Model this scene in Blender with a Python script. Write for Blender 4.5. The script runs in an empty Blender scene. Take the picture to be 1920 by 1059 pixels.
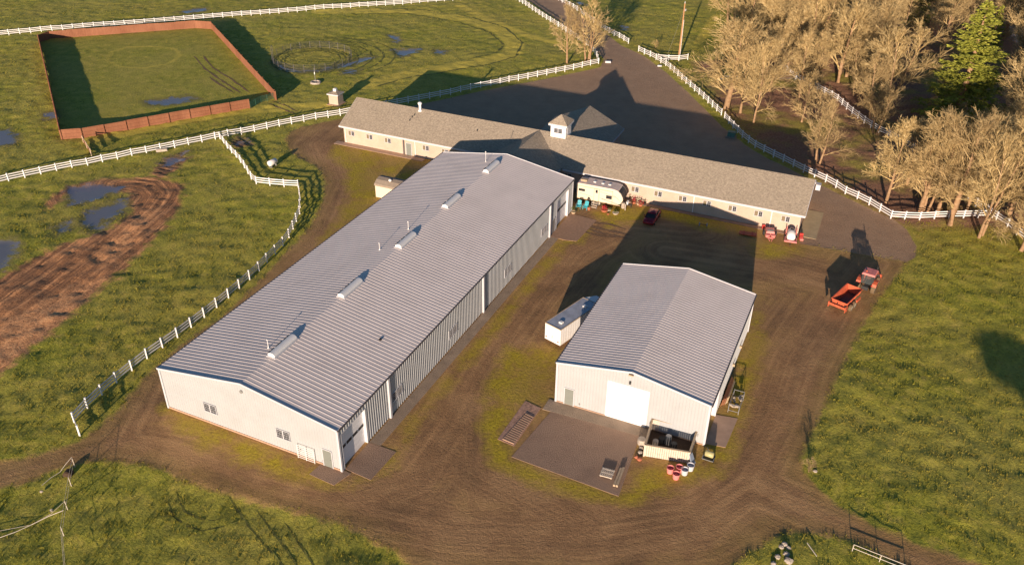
import bpy, math, random
import numpy as np
from mathutils import Vector, Matrix
R = math.radians
SC = bpy.context.scene
COL = SC.collection

# ---------------------------------------------------------------- camera, sky, sun, exposure
CAM_H, PITCH, ROLL, FPX = 60.52, 0.5611, 0.0134, 1607.6
cam_d = bpy.data.cameras.new('camera'); cam = bpy.data.objects.new('camera', cam_d); COL.objects.link(cam)
cam_d.sensor_width = 36; cam_d.lens = FPX / 1920 * 36; cam_d.clip_start = 1; cam_d.clip_end = 4000
cam.matrix_world = Matrix.Translation((0, 0, CAM_H)) @ Matrix.Rotation(math.pi/2 - PITCH, 4, 'X') @ Matrix.Rotation(ROLL, 4, 'Z')
SC.camera = cam
SUN_EL, SUN_AZ = R(9.9), R(15.5)          # light travels towards azimuth 15.5 deg (from +Y to +X)
w = bpy.data.worlds.new('World'); SC.world = w; w.use_nodes = True
nt = w.node_tree; bg = nt.nodes['Background']
sky = nt.nodes.new('ShaderNodeTexSky'); sky.sky_type = 'NISHITA'; sky.sun_disc = False
sky.sun_elevation = SUN_EL; sky.sun_rotation = math.pi + SUN_AZ; sky.air_density = 1.0; sky.dust_density = 0.4; sky.ozone_density = 4.0
nt.links.new(sky.outputs[0], bg.inputs[0]); bg.inputs[1].default_value = 0.075
sd = bpy.data.lights.new('sun', 'SUN'); sd.energy = 5.0; sd.angle = R(0.5); sd.color = (1.0, 0.79, 0.62)
sun = bpy.data.objects.new('sun', sd); COL.objects.link(sun)
dvec = Vector((math.sin(SUN_AZ)*math.cos(SUN_EL), math.cos(SUN_AZ)*math.cos(SUN_EL), -math.sin(SUN_EL)))
sun.rotation_euler = dvec.to_track_quat('-Z', 'Y').to_euler(); sun.location = (-60, -150, 80)
SC.view_settings.view_transform = 'Standard'; SC.view_settings.look = 'None'
SC.view_settings.exposure = 0.58; SC.view_settings.gamma = 1.0
SC.cycles.max_bounces = 5

# ---------------------------------------------------------------- survey: photo measurements -> metres on the ground
def G(px, py, z=0.0):
    du, dv = px-960, py-529.5
    u = du*math.cos(ROLL)+dv*math.sin(ROLL); v = -du*math.sin(ROLL)+dv*math.cos(ROLL)
    x = u/FPX; up = -v/FPX
    d = (x, math.cos(PITCH)+up*math.sin(PITCH), -math.sin(PITCH)+up*math.cos(PITCH))
    t = (z-CAM_H)/d[2]
    return Vector((d[0]*t, d[1]*t, z))
def GP(pts): return [G(*p) for p in pts]

# ---------------------------------------------------------------- materials
def new_mat(name):
    m = bpy.data.materials.new(name); m.use_nodes = True
    return m, m.node_tree, m.node_tree.nodes['Principled BSDF']
def noise(nt, scale, detail=4, vec=None, rough=0.55):
    n = nt.nodes.new('ShaderNodeTexNoise'); n.inputs['Scale'].default_value = scale
    n.inputs['Detail'].default_value = detail; n.inputs['Roughness'].default_value = rough
    if vec is not None: nt.links.new(vec, n.inputs['Vector'])
    return n
def mth(nt, op, a, b=None, clamp=False):
    n = nt.nodes.new('ShaderNodeMath'); n.operation = op; n.use_clamp = clamp
    for i, v in enumerate((a, b)):
        if v is None: continue
        if isinstance(v, (int, float)): n.inputs[i].default_value = v
        else: nt.links.new(v, n.inputs[i])
    return n.outputs[0]
def ramp(nt, fac, stops):
    n = nt.nodes.new('ShaderNodeValToRGB'); nt.links.new(fac, n.inputs[0])
    el = n.color_ramp.elements
    while len(el) < len(stops): el.new(0.5)
    for e, (p, c) in zip(el, stops): e.position = p; e.color = (*c, 1)
    return n.outputs[0]
def mixc(nt, fac, a, b, mode='MIX'):
    n = nt.nodes.new('ShaderNodeMix'); n.data_type = 'RGBA'; n.blend_type = mode
    for i, v in ((0, fac), (6, a), (7, b)):
        if isinstance(v, (int, float)): n.inputs[i].default_value = v
        elif isinstance(v, tuple): n.inputs[i].default_value = (*v, 1)
        else: nt.links.new(v, n.inputs[i])
    return n.outputs[2]
def pos(nt):
    return nt.nodes.new('ShaderNodeNewGeometry').outputs['Position']
def objc(nt):
    return nt.nodes.new('ShaderNodeTexCoord').outputs['Object']
def simple(name, col, rough=0.6, metal=0.0, var=0.12, scale=1.5, bump=0.0, bscale=20, dirt=0.0, alpha=None, spec=None):
    m, t, b = new_mat(name)
    c = objc(t)
    n = noise(t, scale, 5, c)
    f = ramp(t, n.outputs[0], [(0.25, tuple(x*(1-var) for x in col)), (0.75, tuple(min(1, x*(1+var)) for x in col))])
    if dirt > 0:
        n2 = noise(t, 0.35, 6, c); f = mixc(t, mth(t, 'MULTIPLY', ramp(t, n2.outputs[0], [(0.45, (0, 0, 0)), (0.75, (1, 1, 1))]), dirt), f, (0.16, 0.12, 0.08))
    t.links.new(f, b.inputs['Base Color'])
    b.inputs['Roughness'].default_value = rough; b.inputs['Metallic'].default_value = metal
    if spec is not None: b.inputs['Specular IOR Level'].default_value = spec
    if bump:
        nb = noise(t, bscale, 3, c); bm = t.nodes.new('ShaderNodeBump'); bm.inputs['Strength'].default_value = bump
        bm.inputs['Distance'].default_value = 0.12
        t.links.new(nb.outputs[0], bm.inputs['Height']); t.links.new(bm.outputs[0], b.inputs['Normal'])
    return m
M = {}
M['wall_metal'] = simple('painted_wall_sheet', (0.415, 0.43, 0.435), 0.5, 0, 0.04, 0.6, dirt=0.10)
M['roof_metal'] = simple('galvanised_roof_sheet', (0.80, 0.70, 0.63), 0.55, 0.0, 0.05, 0.25, dirt=0.10, spec=0.3)
M['trim'] = simple('white_trim', (0.55, 0.55, 0.57), 0.5, 0, 0.03)
M['white'] = simple('white_paint', (0.82, 0.80, 0.76), 0.5, 0, 0.03, dirt=0.05)
M['vinyl'] = simple('white_vinyl', (0.80, 0.78, 0.76), 0.45, 0, 0.04, 0.8, dirt=0.12)
M['door'] = simple('white_door', (0.80, 0.80, 0.80), 0.45, 0, 0.02)
M['grey_door'] = simple('grey_green_door', (0.20, 0.215, 0.19), 0.5, 0, 0.04)
M['cab_glass'] = simple('tinted_cab_glass', (0.10, 0.12, 0.12), 0.1)
M['cab_glass'].node_tree.nodes['Principled BSDF'].inputs['Alpha'].default_value = 0.45
M['glass'] = simple('dark_glass', (0.03, 0.032, 0.036), 0.4, 0, 0.2, spec=0.2)
M['screen'] = simple('insect_screen', (0.20, 0.155, 0.09), 0.7, 0, 0.1)
M['dark'] = simple('dark_metal', (0.03, 0.03, 0.03), 0.6)
M['gutter'] = simple('dark_gutter', (0.10, 0.085, 0.08), 0.5)
M['steel'] = simple('grey_steel', (0.33, 0.33, 0.32), 0.45, 0.4, 0.1)
M['concrete'] = simple('concrete', (0.36, 0.27, 0.19), 0.9, 0, 0.3, 0.7, 1.0, 12, dirt=0.45)
M['pad'] = simple('asphalt_pad', (0.33, 0.215, 0.145), 0.9, 0, 0.25, 0.35, 1.0, 12, dirt=0.3)
M['block'] = simple('foundation', (0.42, 0.27, 0.18), 0.9, 0, 0.15)
M['red'] = simple('red_paint', (0.52, 0.045, 0.035), 0.45, 0, 0.2, 3)
M['faded_red'] = simple('faded_red_paint', (0.68, 0.22, 0.19), 0.5, 0, 0.25, 3)
M['orange'] = simple('orange_paint', (0.56, 0.115, 0.05), 0.5, 0, 0.2, 2)
M['tyre'] = simple('muddy_tyre', (0.16, 0.11, 0.06), 0.9, 0, 0.3, 5)
M['rubber'] = simple('black_rubber', (0.02, 0.02, 0.022), 0.8, 0, 0.3, 5)
M['rim'] = simple('cream_rim', (0.45, 0.40, 0.30), 0.5, 0, 0.1)
M['car_paint'] = simple('dark_red_car_paint', (0.28, 0.012, 0.022), 0.25, 0.2, 0.05)
M['turquoise'] = simple('turquoise_plastic', (0.05, 0.42, 0.50), 0.5, 0, 0.05)
M['terracotta'] = simple('terracotta', (0.45, 0.15, 0.08), 0.8, 0, 0.15, 5)
M['leafy'] = simple('potted_leaves', (0.10, 0.13, 0.02), 0.7, 0, 0.4, 8)
M['flower'] = simple('red_flowers', (0.5, 0.04, 0.05), 0.7, 0, 0.5, 12)
M['cream'] = simple('cream_panel', (0.72, 0.62, 0.47), 0.4, 0, 0.03)
M['rvroof'] = simple('pinkish_grey_membrane', (0.78, 0.62, 0.52), 0.6, 0, 0.08, 1, dirt=0.2)
M['trailer_roof'] = simple('dull_aluminium_roof', (0.42, 0.43, 0.46), 0.4, 0.1, 0.25, 1.2)
M['timber'] = simple('weathered_timber', (0.45, 0.34, 0.22), 0.8, 0, 0.25, 4)
M['pale_timber'] = simple('pale_timber', (0.58, 0.50, 0.40), 0.8, 0, 0.2, 4)
M['pole'] = simple('utility_pole_timber', (0.46, 0.24, 0.11), 0.8, 0, 0.2, 1)
M['yellow'] = simple('yellow_plastic', (0.46, 0.42, 0.20), 0.5, 0, 0.1)
M['pink'] = simple('faded_pink_plastic', (0.76, 0.24, 0.22), 0.5, 0, 0.12, 6)
M['earth'] = simple('dark_earth', (0.06, 0.035, 0.02), 0.95, 0, 0.3, 8)
M['blue'] = simple('blue_grey_plastic', (0.25, 0.30, 0.38), 0.5, 0, 0.1)
M['stone'] = simple('pale_stone', (0.42, 0.36, 0.29), 0.9, 0, 0.3, 3, 0.5, 6)
M['rope_thin'] = simple('cord', (0.45, 0.38, 0.30), 0.8)
M['pen_steel'] = simple('weathered_pen_steel', (0.13, 0.12, 0.11), 0.6)
M['greenbox'] = simple('green_utility_box', (0.10, 0.22, 0.17), 0.5, 0, 0.08)
M['greenmetal'] = simple('green_gate_paint', (0.05, 0.16, 0.10), 0.5)
M['rope'] = simple('pale_rope', (0.62, 0.55, 0.45), 0.8)
M['tank'] = simple('white_tank_plastic', (0.80, 0.77, 0.72), 0.4, 0, 0.04)

def block_wall():
    m, t, b = new_mat('cream_block_wall'); c = objc(t)
    br = t.nodes.new('ShaderNodeTexBrick'); mp = t.nodes.new('ShaderNodeMapping'); mp.inputs['Rotation'].default_value = (math.pi/2, 0, 0)
    t.links.new(c, mp.inputs[0]); t.links.new(mp.outputs[0], br.inputs[0])
    br.inputs['Scale'].default_value = 1.0; br.inputs['Brick Width'].default_value = 0.42; br.inputs['Row Height'].default_value = 0.21
    br.inputs['Mortar Size'].default_value = 0.012
    br.inputs['Color1'].default_value = (0.55, 0.41, 0.335, 1); br.inputs['Color2'].default_value = (0.50, 0.39, 0.29, 1); br.inputs['Mortar'].default_value = (0.40, 0.31, 0.23, 1)
    n = noise(t, 0.7, 5, c); f = mixc(t, 0.35, br.outputs[0], ramp(t, n.outputs[0], [(0.3, (0.42, 0.32, 0.24)), (0.7, (0.62, 0.50, 0.38))]))
    t.links.new(f, b.inputs['Base Color']); b.inputs['Roughness'].default_value = 0.85
    return m
M['block_wall'] = block_wall()
def shingles():
    m, t, b = new_mat('grey_brown_shingles'); c = objc(t)
    br = t.nodes.new('ShaderNodeTexBrick'); t.links.new(c, br.inputs[0])
    br.inputs['Scale'].default_value = 1; br.inputs['Brick Width'].default_value = 0.5; br.inputs['Row Height'].default_value = 0.16
    br.inputs['Mortar Size'].default_value = 0.008
    br.inputs['Color1'].default_value = (0.44, 0.36, 0.265, 1); br.inputs['Color2'].default_value = (0.34, 0.28, 0.22, 1); br.inputs['Mortar'].default_value = (0.12, 0.10, 0.08, 1)
    n = noise(t, 3.2, 6, c, 0.75); n2 = noise(t, 0.35, 4, c)
    f = mixc(t, 0.6, br.outputs[0], ramp(t, n.outputs[0], [(0.32, (0.20, 0.16, 0.115)), (0.5, (0.44, 0.36, 0.255)), (0.68, (0.72, 0.60, 0.42))]))
    f = mixc(t, 0.25, f, ramp(t, n2.outputs[0], [(0.3, (0.22, 0.19, 0.15)), (0.7, (0.36, 0.30, 0.24))]))
    t.links.new(f, b.inputs['Base Color']); b.inputs['Roughness'].default_value = 0.95; b.inputs['Specular IOR Level'].default_value = 0.1
    bm = t.nodes.new('ShaderNodeBump'); bm.inputs['Strength'].default_value = 0.9; bm.inputs['Distance'].default_value = 0.12
    t.links.new(n.outputs[0], bm.inputs['Height']); t.links.new(bm.outputs[0], b.inputs['Normal'])
    return m
M['shingle'] = shingles()
def boards():
    m, t, b = new_mat('red_brown_boards'); c = objc(t)
    mp = t.nodes.new('ShaderNodeMapping'); mp.inputs['Scale'].default_value = (6, 6, 0.6); t.links.new(c, mp.inputs[0])
    n = noise(t, 1.0, 4, mp.outputs[0], 0.7); n2 = noise(t, 0.25, 3, c)
    f = ramp(t, n.outputs[0], [(0.3, (0.20, 0.075, 0.035)), (0.7, (0.35, 0.145, 0.072))])
    f = mixc(t, 0.4, f, ramp(t, n2.outputs[0], [(0.35, (0.20, 0.075, 0.036)), (0.7, (0.38, 0.175, 0.095))]))
    t.links.new(f, b.inputs['Base Color']); b.inputs['Roughness'].default_value = 0.85
    return m
M['boards'] = boards()
def bark(name, c1, c2, c3):
    m, t, b = new_mat(name); c = objc(t)
    n = noise(t, 2.2, 5, c, 0.7); f = ramp(t, n.outputs[0], [(0.3, c1), (0.5, c2), (0.7, c3)])
    oi = t.nodes.new('ShaderNodeObjectInfo')
    f2 = mixc(t, mth(t, 'MULTIPLY', oi.outputs['Random'], 0.45), f, (0.26, 0.18, 0.10))
    t.links.new(f2, b.inputs['Base Color']); b.inputs['Roughness'].default_value = 0.9; b.inputs['Specular IOR Level'].default_value = 0.1
    return m
M['bark'] = bark('lichen_bark', (0.22, 0.12, 0.06), (0.36, 0.22, 0.12), (0.46, 0.33, 0.20))
M['twig'] = bark('lichen_twigs', (0.20, 0.125, 0.05), (0.50, 0.365, 0.16), (0.80, 0.64, 0.34))
M['needles'] = bark('fir_needles', (0.14, 0.165, 0.022), (0.32, 0.34, 0.05), (0.50, 0.47, 0.09))

# ---------------------------------------------------------------- mesh builder
class MB:
    def __init__(s): s.v = []; s.f = []; s.mi = []; s.cur = 0
    def add(s, vs, fs):
        n = len(s.v); s.v += [tuple(v) for v in vs]; s.f += [tuple(i+n for i in f) for f in fs]; s.mi += [s.cur]*len(fs); return s
    def box(s, c, d, rz=0.0, rx=0.0, ry=0.0, tap=1.0):
        hx, hy, hz = d[0]/2, d[1]/2, d[2]/2
        m = Matrix.Rotation(rz, 3, 'Z') @ Matrix.Rotation(ry, 3, 'Y') @ Matrix.Rotation(rx, 3, 'X')
        vs = []
        for z in (-1, 1):
            k = tap if z > 0 else 1.0
            for x, y in ((-1, -1), (1, -1), (1, 1), (-1, 1)): vs.append(Vector(c) + m @ Vector((x*hx*k, y*hy*k, z*hz)))
        return s.add(vs, [(0, 3, 2, 1), (4, 5, 6, 7), (0, 1, 5, 4), (1, 2, 6, 5), (2, 3, 7, 6), (3, 0, 4, 7)])
    def span(s, a, b, wid, hei):      # a bar of rectangular section between two points
        a = Vector(a); b = Vector(b); d = b-a; L = d.length
        if L < 1e-6: return s
        d.normalize(); side = d.cross(Vector((0, 0, 1)))
        if side.length < 1e-4: side = Vector((1, 0, 0))
        side.normalize(); up = side.cross(d)
        vs = [p + side*x*wid/2 + up*y*hei/2 for p in (a, b) for x, y in ((-1, -1), (1, -1), (1, 1), (-1, 1))]
        return s.add(vs, [(0, 1, 2, 3), (7, 6, 5, 4), (0, 4, 5, 1), (1, 5, 6, 2), (2, 6, 7, 3), (3, 7, 4, 0)])
    def tube(s, pts, rs, n=8, cap=True):
        if isinstance(rs, (int, float)): rs = [rs]*len(pts)
        pts = [Vector(p) for p in pts]; base = len(s.v); vs = []; fs = []
        for i, p in enumerate(pts):
            d = (pts[min(i+1, len(pts)-1)]-pts[max(i-1, 0)]).normalized()
            u = d.cross(Vector((0, 0, 1)))
            if u.length < 0.05: u = d.cross(Vector((1, 0, 0)))
            u.normalize(); v = d.cross(u)
            for k in range(n):
                a = 2*math.pi*k/n; vs.append(p + (u*math.cos(a)+v*math.sin(a))*rs[i])
        for i in range(len(pts)-1):
            for k in range(n):
                k2 = (k+1) % n; fs.append((i*n+k, i*n+k2, (i+1)*n+k2, (i+1)*n+k))
        if cap: fs.append(tuple(range(n))[::-1]); fs.append(tuple((len(pts)-1)*n+k for k in range(n)))
        return s.add(vs, fs)
    def lathe(s, c, prof, n=16):      # prof = [(r, z)...]
        c = Vector(c); vs = []; fs = []
        for r, z in prof:
            for k in range(n): a = 2*math.pi*k/n; vs.append(c+Vector((r*math.cos(a), r*math.sin(a), z)))
        for i in range(len(prof)-1):
            for k in range(n): k2 = (k+1) % n; fs.append((i*n+k, i*n+k2, (i+1)*n+k2, (i+1)*n+k))
        fs.append(tuple(range(n))[::-1]); fs.append(tuple((len(prof)-1)*n+k for k in range(n)))
        return s.add(vs, fs)
    def prism(s, poly, z0, z1):       # flat polygon (x, y) raised from z0 to z1
        n = len(poly); A = sum(poly[i][0]*poly[(i+1) % n][1]-poly[(i+1) % n][0]*poly[i][1] for i in range(n))
        if A < 0: poly = poly[::-1]
        vs = [(p[0], p[1], z0) for p in poly]+[(p[0], p[1], z1) for p in poly]
        return s.add(vs, [tuple(range(n))[::-1], tuple(range(n, 2*n))]+[(i, (i+1) % n, n+(i+1) % n, n+i) for i in range(n)])
    def extrude(s, poly, axis, a, b): # polygon in the plane across 'axis', drawn from a to b ('x': (y,z) points, 'y': (x,z) points)
        n = len(poly); mk = (lambda q, t: (t, q[0], q[1])) if axis == 'x' else (lambda q, t: (q[0], t, q[1]))
        vs = [mk(q, a) for q in poly]+[mk(q, b) for q in poly]
        return s.add(vs, [tuple(range(n)), tuple(range(n, 2*n))[::-1]]+[(i, n+i, n+(i+1) % n, (i+1) % n) for i in range(n)])
    def loft(s, rings):
        n = len(rings[0]); vs = [p for r in rings for p in r]; fs = []
        for i in range(len(rings)-1):
            for k in range(n): k2 = (k+1) % n; fs.append((i*n+k, i*n+k2, (i+1)*n+k2, (i+1)*n+k))
        fs.append(tuple(range(n))[::-1]); fs.append(tuple((len(rings)-1)*n+k for k in range(n)))
        return s.add(vs, fs)
    def ribbed(s, O, u, v, n, L, vb, vt, pitch, rw, rh, brk=()):   # sheet with raised ribs running along v
        O = Vector(O); u = Vector(u); v = Vector(v); n = Vector(n)
        if not callable(vb): q0 = vb; vb = lambda t: q0
        if not callable(vt): q1 = vt; vt = lambda t: q1
        pr = [(0, 0)]; t = pitch/2
        while t+rw < L:
            pr += [(t-rw*.5, 0), (t-rw*.25, rh), (t+rw*.25, rh), (t+rw*.5, 0)]; t += pitch
        pr.append((L, 0))
        for b in brk:
            for i in range(len(pr)-1):
                if pr[i][0] < b < pr[i+1][0]:
                    k = (b-pr[i][0])/(pr[i+1][0]-pr[i][0]); pr.insert(i+1, (b, pr[i][1]*(1-k)+pr[i+1][1]*k)); break
        vs = []; fs = []
        for t, h in pr: vs += [O+u*t+v*vb(t)+n*h, O+u*t+v*vt(t)+n*h]
        for i in range(len(pr)-1): fs.append((2*i, 2*i+2, 2*i+3, 2*i+1))
        return s.add(vs, fs)
    def mesh(s, name, mats, smooth=False):
        me = bpy.data.meshes.new(name); me.from_pydata(s.v, [], s.f)
        for m in (mats if isinstance(mats, (list, tuple)) else [mats]): me.materials.append(M[m] if isinstance(m, str) else m)
        if max(s.mi, default=0): me.polygons.foreach_set('material_index', s.mi)
        if smooth: me.polygons.foreach_set('use_smooth', [True]*len(s.f))
        me.update(); return me
    def build(s, name, mats, parent=None, smooth=False, loc=None, rz=None, bevel=0):
        o = bpy.data.objects.new(name, s.mesh(name, mats, smooth)); COL.objects.link(o); o.parent = parent
        if loc is not None: o.location = loc
        if rz is not None: o.rotation_euler = (0, 0, rz)
        if bevel: md = o.modifiers.new('bevel', 'BEVEL'); md.width = bevel; md.segments = 2; md.limit_method = 'ANGLE'
        return o
def tag(o, label, cat, group=None, kind=None):
    if label: o['label'] = label
    if cat: o['category'] = cat
    if group: o['group'] = group
    if kind: o['kind'] = kind
    return o
def thing(name, label, cat, loc=(0, 0, 0), rz=0.0, group=None):
    o = bpy.data.objects.new(name, None); COL.objects.link(o); o.location = loc; o.rotation_euler = (0, 0, rz)
    o.empty_display_size = 0.5
    return tag(o, label, cat, group)
def inst(o, parent, loc, rz=0.0, name=None):
    c = o.copy(); COL.objects.link(c); c.parent = parent; c.location = loc; c.rotation_euler = (0, 0, rz)
    for ch in list(o.children):
        d = ch.copy(); COL.objects.link(d); d.parent = c
    return c
def copy_thing(o, loc, rz, label):
    c = o.copy(); COL.objects.link(c); c.location = loc; c.rotation_euler = (0, 0, rz); c['label'] = label
    for ch in list(o.children):
        d = ch.copy(); COL.objects.link(d); d.parent = c
        for g in list(ch.children):
            e = g.copy(); COL.objects.link(e); e.parent = d
    return c

# frames of the three buildings (origin = front-left corner, x along the front, y away from the camera)
A_O, A_R, A_W, A_L, A_H, A_RI = (-36.476, 70.251), -0.4254, 22.06, 61.32, 5.39, 1.816
B_O, B_R, B_W, B_L, B_H, B_RI = (4.954, 72.211), -0.42, 16.31, 22.15, 5.32, 1.44
S_O, S_R, S_L, S_H, S_D, S_RI = (-30.814, 142.316), -0.4142, 79.8, 3.26, 12.47, 3.12
def loc2w(o, r, x, y, z=0.0):
    return Vector((o[0]+x*math.cos(r)-y*math.sin(r), o[1]+x*math.sin(r)+y*math.cos(r), z))
def w2loc(o, r, p):
    dx, dy = p[0]-o[0], p[1]-o[1]
    return (dx*math.cos(r)+dy*math.sin(r), -dx*math.sin(r)+dy*math.cos(r))

# ---------------------------------------------------------------- ground: one terrain grid, its faces shared out between pasture, yard, court, mud, water
def ipol(pts): return np.array([[p.x, p.y] for p in GP(pts)])
def seg_dist(X, Y, pl, closed):
    n = len(pl); best = np.full(X.shape, 1e9)
    for i in range(n if closed else n-1):
        ax, ay = pl[i]; bx, by = pl[(i+1) % n]; dx, dy = bx-ax, by-ay
        t = np.clip(((X-ax)*dx+(Y-ay)*dy)/max(dx*dx+dy*dy, 1e-9), 0, 1)
        best = np.minimum(best, (X-ax-t*dx)**2+(Y-ay-t*dy)**2)
    return np.sqrt(best)
def inside(X, Y, pl):
    r = np.zeros(X.shape, bool); n = len(pl); j = n-1
    for i in range(n):
        xi, yi = pl[i]; xj, yj = pl[j]
        if yi != yj:
            c = ((yi > Y) != (yj > Y)) & (X < (xj-xi)*(Y-yi)/(yj-yi)+xi); r ^= c
        j = i
    return r
def sdf(X, Y, pl):
    d = seg_dist(X, Y, pl, True); return np.where(inside(X, Y, pl), d, -d)
def sdmax(X, Y, polys):
    r = np.full(X.shape, -99.0)
    for p in polys: r = np.maximum(r, sdf(X, Y, p))
    return r
rs = np.random.RandomState(7)
NT = rs.rand(256, 256)
def vnoise(X, Y, s, ox=0):
    x = X/s+ox*17.3; y = Y/s+ox*9.1; xi = np.floor(x).astype(int); yi = np.floor(y).astype(int)
    fx = x-xi; fy = y-yi; fx = fx*fx*(3-2*fx); fy = fy*fy*(3-2*fy)
    a = NT[xi % 256, yi % 256]; b = NT[(xi+1) % 256, yi % 256]; c = NT[xi % 256, (yi+1) % 256]; d = NT[(xi+1) % 256, (yi+1) % 256]
    return (a*(1-fx)+b*fx)*(1-fy)+(c*(1-fx)+d*fx)*fy

GRAVEL = [ipol([(-90,925),(-90,880),(0,866),(60,855),(120,838),(165,820),(200,790),(235,755),(265,715),(300,683),(367,626),(417,593),(467,546),(500,513),(533,476),(573,436),(593,406),(610,363),(611,345),(604,325),(590,308),(562,298),(544,285),(536,262),(545,246),(570,237),(600,231),(645,222),
   (700,262),(1060,330),(1510,410),(1505,458),(1700,491),(1670,530),(1640,570),(1610,620),(1590,660),(1565,710),(1545,760),(1525,800),(1510,830),(1500,860),(1505,885),(1530,910),(1560,940),(1600,965),(1640,985),(1680,1003),(1740,1026),(1800,1046),(1870,1072),(1720,1085),(1640,1035),(1590,1012),(1540,1001),(1490,996),(1455,1002),(1425,1020),(1390,1045),(1340,1090),(790,1090),(767,1059),(750,1040),(700,1012),(640,983),(533,953),(467,936),(400,919),(333,893),(287,873),(233,866),(187,864),(150,869),(100,882),(50,903),(0,914)])]
ASPHALT = [ipol([(1500,457),(1700,491),(1716,484),(1718,462),(1700,430),(1672,409),(1640,396),(1590,372),(1540,347),(1480,316),(1430,292),(1395,270),(1355,238),(1320,203),(1290,174),(1250,137),(1205,104),(1165,86),(1125,55),(1080,22),(1050,-2),(1000,-30),(900,-80),(810,-80),(910,-40),(975,-8),(1010,14),(1050,42),(1085,70),(1120,98),(1133,112),(1125,127),(1050,143),(960,160),(880,176),(800,193),(735,207),(700,215),(700,240),(1500,400)])]
MOSS = [ipol(p) for p in (
 [(625,275),(650,272),(700,285),(800,300),(840,280),(700,385),(640,430),(600,460),(640,400),(655,360),(650,320),(625,295)],
 [(306,765),(330,765),(440,815),(640,905),(600,903),(540,892),(460,865),(380,832),(330,802)],
 [(742,835),(770,790),(900,640),(1055,440),(1070,432),(1075,440),(900,655),(790,765),(748,850),(720,885),(660,905),(700,893)],
 [(955,650),(1045,655),(1045,745),(985,758),(938,818),(960,860),(1160,935),(1205,880),(1320,865),(1335,880),(1270,915),(1190,945),(1130,938),(1000,905),(925,870),(905,800),(915,720)],
 [(1345,790),(1375,710),(1408,600),(1425,590),(1432,640),(1405,740),(1365,860),(1340,895),(1310,900)],
 [(1413,452),(1512,458),(1500,476),(1440,482),(1410,474)],
 [(1115,400),(1160,385),(1235,382),(1350,408),(1420,425),(1415,440),(1300,425),(1225,402),(1200,418),(1140,425)],
 [(1050,430),(1100,425),(1085,452),(1040,458)])]
MUD = [ipol([(345,346),(338,385),(305,430),(235,500),(150,577),(100,620),(60,655),(0,700),(-80,745),(-80,545),(0,522),(60,488),(120,458),(170,442),(215,426),(246,396),(242,366),(205,352),(130,364),(92,392),(80,380),(125,350),(200,336),(290,333)]),
       ipol([(285,325),(310,300),(345,285),(350,300),(330,320),(300,338)]), ipol([(435,262),(455,258),(470,272),(440,278)])]
WATER = [ipol(p) for p in ([(125,352),(180,345),(235,350),(215,362),(165,380),(130,385)],[(165,395),(235,372),(240,392),(205,412),(180,440),(165,430),(150,415)],[(100,425),(135,412),(140,425),(108,440)],[(-60,455),(30,447),(35,470),(10,500),(-20,525),(-60,535)],
 [(-40,240),(15,243),(35,258),(20,272),(-40,278)],[(82,212),(102,208),(105,220),(90,224)],[(335,22),(385,15),(392,20),(345,26)],[(300,305),(340,288),(352,282),(345,298),(315,318)],
 [(597,130),(655,116),(690,106),(700,110),(660,124),(610,133)],[(735,95),(790,92),(780,100),(750,108)],[(815,94),(838,96),(832,102),(815,100)],[(728,66),(740,66),(752,76),(742,80)],[(640,132),(672,130),(672,138),(645,140)],[(270,190),(350,180),(372,186),(330,196),(280,198)],[(443,264),(462,262),(465,268),(445,271)],
 [(1165,50),(1177,50),(1175,57),(1163,56)],[(1080,0),(1092,6),(1098,12),(1084,8)])]
WATER += [ipol(p) for p in ([(1815,310),(1850,318),(1850,338),(1825,335),(1810,322)],[(1890,48),(1925,60),(1925,90),(1900,78)],[(512,118),(560,131),(600,134),(560,137),(525,130)])]
SOIL = [ipol([(1300,118),(1360,112),(1410,60),(1390,0),(1420,-70),(2100,-70),(2100,440),(1900,440),(1780,425),(1690,425),(1560,352),(1420,272),(1330,180)])]
TRACKS = [(ipol(p), wd) for p, wd in (([(600,23),(700,20),(800,24),(880,38),(940,58),(968,82),(955,104),(900,118),(830,128),(740,145),(690,160)], 2.3),([(300,88),(330,93),(338,105),(315,120),(270,128),(225,126),(202,114),(208,98),(240,88),(300,88)], 0.35),
   ([(170,262),(300,235),(450,207),(560,200),(600,198)], 2.0),([(860,10),(930,45),(1000,70),(1060,82)], 1.5),([(1345,30),(1310,80)], 1.2))]
LANES = [ipol(p) for p in ([(-60,900),(100,862),(220,830),(330,850),(480,900),(640,945),(850,990),(1100,1000),(1300,970),(1400,900),(1460,800),(1500,680),(1580,560),(1640,490)],[(640,950),(780,900),(850,800),(900,700),(1000,560),(1080,470),(1180,420),(1300,430)],[(220,830),(290,700),(480,520),(590,430),(630,340),(600,270),(640,235)],[(1100,980),(900,880),(900,760)],[(1400,900),(1600,990),(1800,1060)],[(1250,470),(1450,500),(1560,530)])]
MUDC = ipol([(-90,660),(0,585),(80,530),(150,480),(220,430),(270,390),(290,365),(275,350),(230,345)])

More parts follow.
